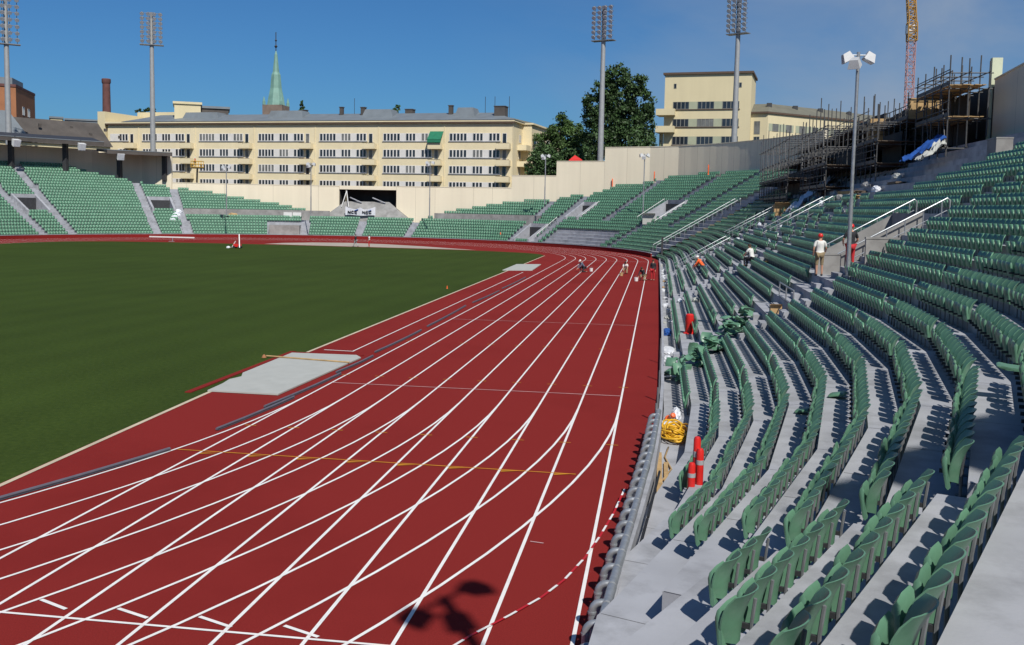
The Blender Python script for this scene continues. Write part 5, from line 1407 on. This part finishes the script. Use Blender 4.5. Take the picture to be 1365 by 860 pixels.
for k in range(34):
    y = 40+k*1.75+rr.uniform(-.8, .8); x = 1.45+rr.uniform(0, .5)
    crumple((x, y, zf), (rr.uniform(.08, .2), rr.uniform(.15, .45), rr.uniform(.04, .16)), GL, rr.choice(['bag', 'bag', 'cardboard', 'board']), 'litter', 'litter', 50+k, grp='litter along the far walkway')
for k, (x, y, i) in enumerate(((3.2, 46, 3), (2.6, 50, 2), (9.2, 60, 10), (10.4, 63, 11), (11.2, 66, 12), (9.8, 69, 11), (12.4, 72, 13), (8.6, 78, 9), (11.0, 83, 12), (12.8, 88, 14), (13.2, 92, 14))):
    crumple((xr(i)-.3, y, zr_(i)), (.22, .35, .2), GL.replace('the walkway beyond the blue bundle', 'the steps of the unfinished upper rows'), rr.choice(['bag', 'cardboard', 'board']), 'litter', 'litter', 90+k, grp='litter on the upper steps')
# orange-white cone by the hose
delineator((1.5, 16.9, zf), .42, 'small orange and white cone lying by the white bag', .9, 'cone', None, 'traffic_cone', True, 'orange', .09)

# heap of loose green seat shells
HP = 'loose green seat shell tumbled in the heap at the aisle foot'
for k in range(96):
    o = bpy.data.objects.new('seat_shell', ME_BACK if k % 3 else ME_PAN); COL.objects.link(o)
    u = rr.random(); i_ = 1+int(u*3.4); x = 1.7+u*3.0+rr.uniform(-.3, .3); y = 23.6+u*4.4+rr.uniform(-1.1, 1.1)
    z = Z0N+RISE*max(0, int((x-(CX+RS)+.68)/DEP))+rr.uniform(.0, .62)
    M4 = Matrix.Translation((x, y, z+.08)) @ Matrix.Rotation(rr.uniform(0, 6.28), 4, 'Z') @ Matrix.Rotation(R_(78)+rr.gauss(0, .55), 4, 'X') @ Matrix.Translation((0, 0, -.55))
    o.matrix_world = M4; tag(o, HP, 'seat shell', 'heap of loose seat shells')
for n_, (px, py, i, lab) in enumerate(((1075, 550, 5, 'loose dark green seat shell lying on the tread in the middle of the near rows'), (1120, 529, 6, 'dark green seat pan lying on the tread between two near rows'))):
    p = G(px, py, zr_(i)+.03); o = bpy.data.objects.new('seat_shell', ME_PAN); COL.objects.link(o)
    o.matrix_world = Matrix.Translation(p) @ Matrix.Rotation(1.2, 4, 'Z') @ Matrix.Rotation(R_(88), 4, 'X') @ Matrix.Translation((0, 0, -.5)); tag(o, lab, 'seat shell')

# building materials left on the upper steps
def plank_pile(x, y, i, n, L, ang, mt, label, name='plank_pile', cat='planks'):
    q = MB(); T = Matrix.Translation((x, y, zr_(i)+.02)) @ Matrix.Rotation(ang, 4, 'Z')
    for k in range(n):
        dx = rr.uniform(-.12, .12); q.box(-L/2+dx, L/2+dx, -.35+(k % 3)*.24, -.13+(k % 3)*.24, .06*(k//3), .06*(k//3)+.05, T @ Matrix.Rotation(rr.gauss(0, .03), 4, 'Z'))
    tag(q.build(name, mt), label, cat, 'building materials on the upper steps')
for k, (y, i, n, L, a_, mt) in enumerate(((58, 17, 12, 3.2, 1.5, 'wood'), (61, 18.6, 9, 2.6, 1.2, 'wood_dark'), (66, 18, 12, 3.4, 1.7, 'wood'), (70, 17, 15, 2.8, 1.4, 'wood_dark'), (74, 16, 9, 3.0, 1.6, 'wood'), (79, 15.6, 12, 3.2, 1.45, 'wood_dark'), (54, 19.4, 9, 2.4, 1.55, 'wood_dark'), (85, 15, 12, 3.0, 1.5, 'wood'))):
    plank_pile(xr(int(i))-.28, y, int(i), n, L, a_, mt, 'pile of pale planks left on the bare upper steps below the scaffolding' if mt == 'wood' else 'pile of dark weathered planks left on the bare upper steps below the scaffolding')
for k, (y, i) in enumerate(((56, 18), (60, 17), (63.5, 19), (68, 16), (72, 18), (76.5, 17), (82, 16), (57.5, 20), (65, 17))):
    crumple((xr(i)-.3, y, zr_(i)), (.3, .6+.2*(k % 3), .34), 'crumpled sheeting bundled on the bare upper steps below the scaffolding', ['bag', 'board', 'concrete_dark', 'blue'][k % 3], 'sheeting_bundle', 'sheeting', 140+k, grp='sheeting bundles on the upper steps')

# cardboard box and crate in the stands
def crate(loc, s, label, mt='cardboard'):
    t = thing('cardboard_box', label, 'box', loc); x, y, z = loc
    q = MB(); q.box(x-s, x+s, y-s, y+s, z, z+s*1.5); q.build('body', mt, t)
    q = MB(); q.hexa([(x-s, y-s, z+s*1.502), (x+s, y-s, z+s*1.502), (x+s, y-s+.02, z+s*1.502), (x-s, y-s+.02, z+s*1.502)], [(x-s, y-s*1.7, z+s*1.8), (x+s, y-s*1.7, z+s*1.8), (x+s, y-s*1.7+.02, z+s*1.82), (x-s, y-s*1.7+.02, z+s*1.82)]); q.build('flap', mt, t)
crate((xr(6)-.3, 27.4, zr_(6)), .22, 'small tan box behind the short barrier by the man in white')
p = spt(fst(33), DEP*8, Z0F+RISE*8); crate((p.x, p.y, p.z), .9, 'pale box at the foot of the vomitory in the far right seats', 'board')
crate((xr(14), 83, zr_(14)), .7, 'tan box left on the steps below the far scaffolding')

# ------------------------------------------------------------------ far-side odds and ends
hb = thing('hurdle_board', 'low white board on a stand at the far left edge of the grass', 'board', tuple(G(230, 322)))
c_ = G(230, 322); q = MB(); q.box(c_.x-3.6, c_.x+3.4, c_.y-.06, c_.y+.06, .55, .72); q.build('board', 'white', hb); q = MB(); q.tube([(c_.x, c_.y, 0), (c_.x, c_.y, .55)], .06, 6); q.tube([(c_.x-.4, c_.y-.4, 0.02), (c_.x+.5, c_.y-.4, 0.02)], .05, 6); q.build('stand', 'steel', hb)
c_ = G(317, 331); tr = thing('marking_trolley', 'small red and grey marking trolley with a tall handle on the far grass', 'trolley', tuple(c_))
q = MB(); q.box(c_.x-.5, c_.x+.4, c_.y-.3, c_.y+.3, .18, .55); q.build('body', 'red', tr); q = MB(); q.tube([(c_.x+.5, c_.y-.6, .1), (c_.x+.1, c_.y+.2, 1.8)], .07, 6); q.tube([(c_.x-.8, c_.y, .1), (c_.x-.3, c_.y, .9)], .06, 6); q.build('handle', 'white', tr)
q = MB()
for dx in (-.4, .3): q.tube([(c_.x+dx, c_.y-.35, .17), (c_.x+dx, c_.y+.35, .17)], .17, 10)
q.build('wheel', 'black', tr)
crumple((c_.x-1.1, c_.y-.4, .01), (.25, .25, .2), 'white bucket-like bag beside the red marking trolley', seed=77)
for n_, px in enumerate((376, 388)):
    p = spt(fst(108.6 if n_ == 0 else 106.9), DEP*6.3, Z0F+RISE*6); q = MB(); q.box(p.x-.75, p.x+.75, p.y-.1, p.y+.1, p.z+.1, p.z+1.35); q.box(p.x-.6, p.x+.6, p.y-.3, p.y+.3, p.z, p.z+.098)
    tag(q.build('white_board', 'white'), f'white board standing on the walkway wall left of the gateway, {"left" if n_ == 0 else "right"} one of two', 'board')
p = spt(fst(118.5), DEP*7.0, Z0F+RISE*6); crumple((p.x, p.y, p.z), (1.1, .5, .8), 'orange-brown stack of boards before the dark walkway wall on the left', 'wood', 'board_stack', 'boards', 55)
for k in range(4):
    p = spt(fst(128+.5*k), DEP*(8-1.1*k), Z0F+RISE*(8-1.1*k)); crumple((p.x, p.y, p.z), (.7, .5, .5), 'crumpled white sheeting spilling down the aisle beside the left vomitory', seed=60+k, name='plastic_sheet', cat='sheeting', grp='sheeting in the left aisle')
# machine top behind the stepped wall
c_ = at(767, 213, 172); q = MB(); e = .13
q.add([(c_.x-1.2, c_.y-.5, c_.z-1), (c_.x+1.2, c_.y-.5, c_.z-1), (c_.x+1.2, c_.y+.5, c_.z-1), (c_.x-1.2, c_.y+.5, c_.z-1), (c_.x-1.1, c_.y-.5, c_.z-.1), (c_.x+1.2, c_.y-.5, c_.z+.0), (c_.x+1.2, c_.y+.5, c_.z+.0), (c_.x-1.1, c_.y+.5, c_.z-.1), (c_.x-.1, c_.y, c_.z+.8)], [(0, 1, 5, 4), (1, 2, 6, 5), (2, 3, 7, 6), (3, 0, 4, 7), (4, 5, 8), (5, 6, 8), (6, 7, 8), (7, 4, 8), (3, 2, 1, 0)])
q.box(c_.x-.3, c_.x+.3, c_.y-.3, c_.y+.3, -.6, c_.z-1.002)
tag(q.build('machine_cab', 'red'), 'peaked orange-red machine top showing over the stepped wall', 'machine')

# lift basket at the end of the covered stand
c_ = at(263, 223, 193); lb_ = thing('lift_basket', 'yellow lift basket raised at the end of the covered stand roof', 'lift', tuple(c_))
q = MB()
for zz_ in (0, .55, 1.1):
    for a, b in (((-1, -.5), (1, -.5)), ((1, -.5), (1, .5)), ((1, .5), (-1, .5)), ((-1, .5), (-1, -.5))): q.tube([(c_.x+a[0], c_.y+a[1], c_.z+zz_), (c_.x+b[0], c_.y+b[1], c_.z+zz_)], .06, 5)
for a in ((-1, -.5), (1, -.5), (1, .5), (-1, .5), (0, -.5), (0, .5)): q.tube([(c_.x+a[0], c_.y+a[1], c_.z), (c_.x+a[0], c_.y+a[1], c_.z+1.1)], .05, 5)
q.build('cage', 'yellow', lb_); q = MB(); q.box(c_.x-1, c_.x+1, c_.y-.5, c_.y+.5, c_.z-.25, c_.z-.07); q.build('floor_plate', 'dark_steel', lb_)
q = MB(); q.tube([(c_.x, c_.y, c_.z-.3), (c_.x-.4, c_.y+.6, c_.z-2.5), (c_.x-.6, c_.y+1.2, -.5)], .16, 6); q.build('arm', 'dark_steel', lb_)

# ------------------------------------------------------------------ people
def skin_mesh(name, joints, edges, mt, sub=1):
    names = list(joints); me = bpy.data.meshes.new(name); me.from_pydata([joints[n][0] for n in names], [(names.index(a), names.index(b)) for a, b in edges], [])
    o = bpy.data.objects.new(name, me); COL.objects.link(o)
    sk = o.modifiers.new('s', 'SKIN'); sk.use_smooth_shade = True
    ly = me.skin_vertices[0].data if me.skin_vertices else None
    if ly is None:
        bpy.context.view_layer.objects.active = o; ly = me.skin_vertices[0].data
    for i, n in enumerate(names):
        r = joints[n][1]; ly[i].radius = (r, r) if not isinstance(r, tuple) else r
        ly[i].use_root = (i == 0)
    sb = o.modifiers.new('u', 'SUBSURF'); sb.levels = sub; sb.render_levels = sub
    dg = bpy.context.evaluated_depsgraph_get(); dg.update()
    m2 = bpy.data.meshes.new_from_object(o.evaluated_get(dg)); m2.name = name
    bpy.data.objects.remove(o); m2.materials.clear(); m2.materials.append(M[mt])
    m2.polygons.foreach_set('use_smooth', [True]*len(m2.polygons))
    return m2
def person(label, loc, face, pose, shirt, legs_m, head_m=None, shorts=False, long_sleeves=False, s=1.0):
    """face: heading angle (radians, 0 = +Y, counter-clockwise); pose: joint dict overrides in local metres, x right, y ahead"""
    J = {'pelvis': ((0, 0, .96), (.15, .11)), 'waist': ((0, .0, 1.10), (.145, .10)), 'chest': ((0, -.01, 1.33), (.175, .12)), 'collar': ((0, -.01, 1.47), (.10, .08)), 'neck': ((0, .0, 1.53), .055), 'head': ((0, .015, 1.62), (.078, .09)), 'crown': ((0, .01, 1.72), (.07, .08)),
         'lsh': ((-.19, -.01, 1.43), .062), 'lel': ((-.25, -.03, 1.14), .043), 'lwr': ((-.25, .08, .90), .030), 'rsh': ((.19, -.01, 1.43), .062), 'rel': ((.25, -.03, 1.14), .043), 'rwr': ((.25, .08, .90), .030),
         'lhip': ((-.10, 0, .92), .092), 'lkn': ((-.11, .02, .50), .060), 'lan': ((-.11, -.02, .09), .040), 'lto': ((-.13, .15, .04), .035), 'rhip': ((.10, 0, .92), .092), 'rkn': ((.11, .02, .50), .060), 'ran': ((.11, -.02, .09), .040), 'rto': ((.13, .15, .04), .035)}
    for k, v in pose.items(): J[k] = (v, J[k][1])
    E_ = [('pelvis', 'waist'), ('waist', 'chest'), ('chest', 'collar'), ('collar', 'neck'), ('neck', 'head'), ('head', 'crown'), ('collar', 'lsh'), ('lsh', 'lel'), ('lel', 'lwr'), ('collar', 'rsh'), ('rsh', 'rel'), ('rel', 'rwr'), ('pelvis', 'lhip'), ('lhip', 'lkn'), ('lkn', 'lan'), ('lan', 'lto'), ('pelvis', 'rhip'), ('rhip', 'rkn'), ('rkn', 'ran'), ('ran', 'rto')]
    base = dict(J)
    for sd in 'lr':      # palm, four fingers and a thumb
        e = Vector(J[sd+'el'][0]); w = Vector(J[sd+'wr'][0]); d = (w-e).normalized(); sgn = -1 if sd == 'l' else 1
        side = d.cross(Vector((sgn, .2, .1))).normalized(); inn = d.cross(side).normalized()
        pm = w+d*.075; J[sd+'pm'] = (tuple(pm), .028); E_.append((sd+'wr', sd+'pm'))
        for k, ln in enumerate((.070, .078, .074, .058)):
            a = pm+side*(.024-.016*k)+d*.018; b = a+d*ln*.55; c2 = b+d*ln*.4+inn*.02
            J[f'{sd}f{k}a'] = (tuple(a), .0095); J[f'{sd}f{k}b'] = (tuple(b), .0085); J[f'{sd}f{k}c'] = (tuple(c2), .007)
            E_ += [(sd+'pm', f'{sd}f{k}a'), (f'{sd}f{k}a', f'{sd}f{k}b'), (f'{sd}f{k}b', f'{sd}f{k}c')]
        a = w+d*.03+side*.03; b = a+side*.02+d*.035
        J[sd+'ta'] = (tuple(a), .011); J[sd+'tb'] = (tuple(b), .009); E_ += [(sd+'pm', sd+'ta'), (sd+'ta', sd+'tb')]
    Mx = Matrix.Translation(loc) @ Matrix.Rotation(face, 4, 'Z') @ Matrix.Scale(s, 4)
    body = bpy.data.objects.new('person', skin_mesh('person', J, E_, 'skin')); COL.objects.link(body); body.matrix_world = Mx
    tag(body, label, 'person')
    def child(nm, me):
        o = bpy.data.objects.new(nm, me); COL.objects.link(o); o.parent = body
    g = 1.16
    def sub(keys, edges, nm, mt, k=1.16, cut=None):
        Jn = {}
        for n in keys:
            p_, r = base[n] if n in base else J[n]; Jn[n] = (p_, tuple(x*k for x in r) if isinstance(r, tuple) else r*k)
        if cut:
            for new, (a, b, u) in cut.items():
                pa, pb = Vector(base[a][0]), Vector(base[b][0]); ra = base[a][1]; rb = base[b][1]; ra = ra if not isinstance(ra, tuple) else ra[0]; rb = rb if not isinstance(rb, tuple) else rb[0]
                Jn[new] = (tuple(pa.lerp(pb, u)), (ra+(rb-ra)*u)*k*1.12)
        child(nm, skin_mesh(nm, Jn, edges, mt))
    se = [('waist', 'chest'), ('chest', 'collar'), ('waist', 'pelvis')]
    if long_sleeves: sub(['waist', 'chest', 'collar', 'pelvis', 'lsh', 'lel', 'lwr', 'rsh', 'rel', 'rwr'], se+[('collar', 'lsh'), ('lsh', 'lel'), ('lel', 'lwr'), ('collar', 'rsh'), ('rsh', 'rel'), ('rel', 'rwr')], 'jacket', shirt, 1.2)
    else: sub(['waist', 'chest', 'collar', 'pelvis', 'lsh', 'rsh'], se+[('collar', 'lsh'), ('lsh', 'lc'), ('collar', 'rsh'), ('rsh', 'rc')], 'shirt', shirt, 1.2, {'lc': ('lsh', 'lel', .8), 'rc': ('rsh', 'rel', .8)})
    if shorts: sub(['pelvis', 'lhip', 'rhip', 'lkn', 'rkn'], [('pelvis', 'lhip'), ('lhip', 'lkn'), ('lkn', 'lc'), ('pelvis', 'rhip'), ('rhip', 'rkn'), ('rkn', 'rc')], 'shorts', legs_m, 1.2, {'lc': ('lkn', 'lan', .12), 'rc': ('rkn', 'ran', .12)})
    else: sub(['pelvis', 'lhip', 'rhip', 'lkn', 'rkn', 'lan', 'ran'], [('pelvis', 'lhip'), ('lhip', 'lkn'), ('lkn', 'lan'), ('pelvis', 'rhip'), ('rhip', 'rkn'), ('rkn', 'ran')], 'trousers', legs_m, 1.2)
    for sd in 'lr':
        a = Vector(base[sd+'an'][0]); b = Vector(base[sd+'to'][0])
        child('shoe', skin_mesh('shoe', {'a': (tuple(a), .05), 'h': (tuple(a+Vector((0, -.03, -.04))), .045), 'm': (tuple((a+b)/2+Vector((0, 0, -.01))), .048), 't': (tuple(b), .042)}, [('a', 'h'), ('h', 'm'), ('m', 't')], 'black'))
    hd = Vector(base['head'][0]); cr_ = Vector(base['crown'][0]); ax = (cr_-hd).normalized(); fwd = Vector((0, 1, 0)); fwd = (fwd-ax*fwd.dot(ax)).normalized(); rg = ax.cross(fwd)
    q = MB()      # nose, ears, eyes, mouth line kept as small relief
    q.add([tuple(hd+fwd*.085+ax*.03), tuple(hd+fwd*.085-ax*.02+rg*.016), tuple(hd+fwd*.115-ax*.015), tuple(hd+fwd*.085-ax*.02-rg*.016)], [(0, 1, 2), (0, 2, 3), (1, 3, 2)])
    for s_ in (-1, 1): q.tube([hd+rg*s_*.08-ax*.03, hd+rg*s_*.088, hd+rg*s_*.08+ax*.03], .012, 6)
    o = q.build('face', 'skin'); o.parent = body
    q = MB()
    for s_ in (-1, 1): q.tube([hd+fwd*.082+rg*s_*.032+ax*.035, hd+fwd*.09+rg*s_*.032+ax*.035], .009, 6)
    q.tube([hd+fwd*.086+rg*-.025-ax*.045, hd+fwd*.09+rg*.025-ax*.045], .005, 5)
    o = q.build('features', 'hair'); o.parent = body
    q = MB()
    R3 = Matrix((rg, fwd, ax)).transposed()
    n = 14; rings = [(.112, .055), (.115, .085), (.108, .125), (.085, .165), (.045, .185)] if head_m else [(.095, .04), (.10, .08), (.092, .12), (.07, .15), (.03, .165)]
    vs = []; fs = []
    for r, z in rings:
        for k in range(n): vs.append(tuple(hd+R3 @ Vector((r*math.cos(2*PI*k/n)*.92, r*math.sin(2*PI*k/n)*1.08-.005, z-(0 if head_m else .05*(math.sin(2*PI*k/n) < -.2)*(z < .05)))))) 
    for i in range(len(rings)-1):
        for k in range(n): fs.append((i*n+k, i*n+(k+1) % n, (i+1)*n+(k+1) % n, (i+1)*n+k))
    fs += [tuple(range(n))[::-1], tuple(range((len(rings)-1)*n, len(rings)*n))]
    q.add(vs, fs)
    if head_m: q.hexa([hd+R3 @ Vector(v) for v in ((-.08, .09, .056), (.08, .09, .056), (.06, .17, .05), (-.06, .17, .05))], [hd+R3 @ Vector(v) for v in ((-.08, .09, .066), (.08, .09, .066), (.06, .17, .058), (-.06, .17, .058))])
    o = q.build('helmet' if head_m else 'hair', head_m or 'hair', smooth='auto'); o.parent = body
    return body
KNEEL = {'pelvis': ((0, -.05, .48)), 'waist': (0, .05, .60), 'chest': (0, .20, .78), 'collar': (0, .27, .90), 'neck': (0, .31, .95), 'head': (0, .37, 1.01), 'crown': (0, .41, 1.09), 'lsh': (-.19, .26, .87), 'lel': (-.22, .42, .62), 'lwr': (-.16, .60, .42), 'rsh': (.19, .26, .87), 'rel': (.22, .42, .60), 'rwr': (.14, .60, .36),
         'lhip': (-.10, -.05, .45), 'lkn': (-.13, .25, .08), 'lan': (-.13, -.20, .08), 'lto': (-.13, -.36, .05), 'rhip': (.10, -.05, .45), 'rkn': (.14, .33, .45), 'ran': (.14, .22, .09), 'rto': (.15, .38, .04)}
SIT = {'pelvis': (0, 0, .50), 'waist': (0, .03, .64), 'chest': (0, .10, .86), 'collar': (0, .15, 1.0), 'neck': (0, .18, 1.06), 'head': (0, .21, 1.14), 'crown': (0, .22, 1.24), 'lsh': (-.19, .14, .97), 'lel': (-.24, .30, .74), 'lwr': (-.14, .48, .66), 'rsh': (.19, .14, .97), 'rel': (.24, .30, .74), 'rwr': (.14, .48, .66),
       'lhip': (-.10, .02, .48), 'lkn': (-.12, .45, .50), 'lan': (-.12, .42, .09), 'lto': (-.12, .58, .04), 'rhip': (.10, .02, .48), 'rkn': (.12, .45, .50), 'ran': (.12, .42, .09), 'rto': (.12, .58, .04)}
WALK = {'lkn': (-.11, .14, .52), 'lan': (-.11, .30, .10), 'lto': (-.11, .45, .06), 'rkn': (.11, -.02, .50), 'ran': (.11, -.34, .14), 'rto': (.11, -.20, .04), 'lel': (-.25, -.14, 1.16), 'lwr': (-.24, -.10, .92), 'rel': (.25, .08, 1.16), 'rwr': (.22, .24, .98)}
STR_ = {'lkn': (-.16, .02, .50), 'lan': (-.22, 0, .09), 'lto': (-.26, .14, .04), 'rkn': (.16, .02, .50), 'ran': (.22, 0, .09), 'rto': (.26, .14, .04)}
p = on_tread(1091, 377)
person('man in white shirt, khaki shorts and red helmet standing by the short barrier', (p.x, p.y, p.z), .1, {'rel': (.27, .03, 1.17), 'rwr': (.30, .25, 1.06), 'lel': (-.27, -.05, 1.15)}, 'tshirt', 'khaki', 'red', True)
p = on_tread(1132, 368)
person('man in black shirt and red helmet behind the lamp post, red cloth at waist', (p.x, p.y, p.z), .2, {'rel': (.30, .05, 1.16), 'rwr': (.22, .22, 1.02), 'lel': (-.30, .05, 1.16), 'lwr': (-.22, .22, 1.02)}, 'black', 'redcloth', 'red')
p = at(938, 326, 76); i_ = max(1, round((p.x-(CX+RS))/DEP)+1)
person('worker in orange workwear and white helmet bending over far seats', (p.x, p.y, zr_(i_)+.12), R_(70), KNEEL, 'orangecloth', 'denim', 'white', False, True, 1.15)
p = at(1003, 340, 62); i_ = max(1, round((p.x-(CX+RS))/DEP)+1)
person('dark-haired person in pale clothes sitting among seats beside tan cardboard', (p.x, p.y, zr_(i_)+.15), R_(50), SIT, 'tshirt', 'black', None, False, False, 1.1)
crate((p.x+.9, p.y-.3, zr_(i_)), .32, 'tan cardboard piece beside the seated person in pale clothes')
p = G(778, 363)
person('kneeling worker in grey on the middle lanes near the finish', tuple(p), R_(120), KNEEL, 'denim', 'black', 'white', False, True)
p = G(834, 365)
person('kneeling worker in a white shirt painting the outer lanes', tuple(p), R_(175), KNEEL, 'tshirt', 'khaki', None, False, False)
p = G(858, 374)
person('dark-clothed worker crouching on the outermost lane line', tuple(p), R_(150), KNEEL, 'black', 'khaki', None, False, True)
p = G(870, 374)
person('standing person in a black jacket and bright red trousers at the outer track edge', tuple(p), R_(160), {}, 'black', 'redcloth', None, False, True)
p = G(474, 329.4)
person('person in a black top and pale blue trousers walking on the far apron', tuple(p), R_(80), WALK, 'black', 'reflect', None, False, True)
p = G(492, 329.8)
person('person in white top and red trousers standing with feet apart on the far apron', tuple(p), R_(100), STR_, 'tshirt', 'redcloth', None, False, False)
c_ = at(260, 222.5, 193)
person('worker in red and white standing in the yellow lift basket', (c_.x, c_.y, c_.z+.0), R_(120), {}, 'redcloth', 'black', 'white', False, True)
# paint pots by the workers
for n_, (px, py, lab) in enumerate(((788, 362, 'pale paint pot beside the kneeling worker in grey'), (848, 375, 'small paint pot left of the dark-clothed worker'), (828, 368, 'yellowish paint tray in front of the kneeling white-shirted worker'))):
    p = G(px, py); t = thing('paint_pot', lab, 'paint pot', tuple(p)); q = MB(); q.lathe(tuple(p), [(.15, .01), (.17, .30), (.16, .31)], 12); q.build('pot', 'white' if n_ != 2 else 'wood', t); q = MB(); q.tube([(p.x-.17, p.y, .29), (p.x, p.y, .46), (p.x+.17, p.y, .29)], .01, 5); q.build('handle', 'steel', t)
# dark gate post at the far corner of the track
p = G(871, 344); q = MB(); q.box(p.x+.9, p.x+1.15, p.y-.2, p.y+.2, -.5, 2.6); q.box(p.x+.95, p.x+1.1, p.y+.2, p.y+3.4, .1, 1.25); tag(q.build('gate', 'dark_steel'), 'dark gate with tall post at the far right corner of the track', 'gate')

# ------------------------------------------------------------------ light and sky
w = bpy.data.worlds.new('World'); scene.world = w; w.use_nodes = True
nt = w.node_tree; N = nt.nodes; L = nt.links; bg = N['Background']
sky = N.new('ShaderNodeTexSky'); sky.sky_type = 'NISHITA'; sky.sun_disc = False
sky.sun_elevation = R_(SUN_EL); sky.sun_rotation = R_(SUN_AZ); sky.air_density = 1.0; sky.dust_density = .7; sky.ozone_density = 3.0; sky.altitude = 100
# thin high cloud, thicker to the right
tc = N.new('ShaderNodeTexCoord'); mp = N.new('ShaderNodeMapping'); mp.inputs['Scale'].default_value = (1.3, 1.3, 3.2); mp.inputs['Rotation'].default_value = (0, R_(12), R_(30))
L.new(tc.outputs['Generated'], mp.inputs['Vector'])
no = N.new('ShaderNodeTexNoise'); no.inputs['Scale'].default_value = 2.2; no.inputs['Detail'].default_value = 9; no.inputs['Roughness'].default_value = .55; no.inputs['Distortion'].default_value = .6
L.new(mp.outputs['Vector'], no.inputs['Vector'])
rp = N.new('ShaderNodeValToRGB'); rp.color_ramp.elements[0].position = .33; rp.color_ramp.elements[1].position = .70; L.new(no.outputs['Fac'], rp.inputs['Fac'])
sx = N.new('ShaderNodeSeparateXYZ'); L.new(tc.outputs['Generated'], sx.inputs['Vector'])
mr = N.new('ShaderNodeMapRange'); mr.inputs['From Min'].default_value = -.22; mr.inputs['From Max'].default_value = .25; L.new(sx.outputs['X'], mr.inputs['Value'])
mu = N.new('ShaderNodeMath'); mu.operation = 'MULTIPLY'; L.new(rp.outputs['Color'], mu.inputs[0]); L.new(mr.outputs['Result'], mu.inputs[1])
mu2 = N.new('ShaderNodeMath'); mu2.operation = 'MULTIPLY'; mu2.inputs[1].default_value = .95; L.new(mu.outputs[0], mu2.inputs[0])
tint = N.new('ShaderNodeMix'); tint.data_type = 'RGBA'; tint.blend_type = 'MULTIPLY'; tint.inputs['Factor'].default_value = 1.0; tint.inputs['B'].default_value = (.31, .64, .97, 1)
L.new(sky.outputs['Color'], tint.inputs['A'])
mx = N.new('ShaderNodeMix'); mx.data_type = 'RGBA'; mx.inputs['B'].default_value = (3.6, 4.5, 5.9, 1)
L.new(mu2.outputs[0], mx.inputs['Factor']); L.new(tint.outputs['Result'], mx.inputs['A']); L.new(mx.outputs['Result'], bg.inputs['Color'])
bg.inputs['Strength'].default_value = .078
sl = bpy.data.lights.new('sun', 'SUN'); sl.energy = 4.7; sl.angle = R_(.7); sl.color = (1.0, .955, .88)
so = bpy.data.objects.new('sun', sl); COL.objects.link(so); so.rotation_euler = SD.to_track_quat('Z', 'Y').to_euler(); so.location = (40, -60, 80)
scene.view_settings.view_transform = 'Standard'; scene.view_settings.look = 'None'; scene.view_settings.exposure = 0.0; scene.view_settings.gamma = 1.0
try: scene.view_settings.use_curve_mapping = False
except Exception: pass
scene.render.engine = 'CYCLES'
scene.cycles.max_bounces = 6; scene.cycles.use_denoising = True
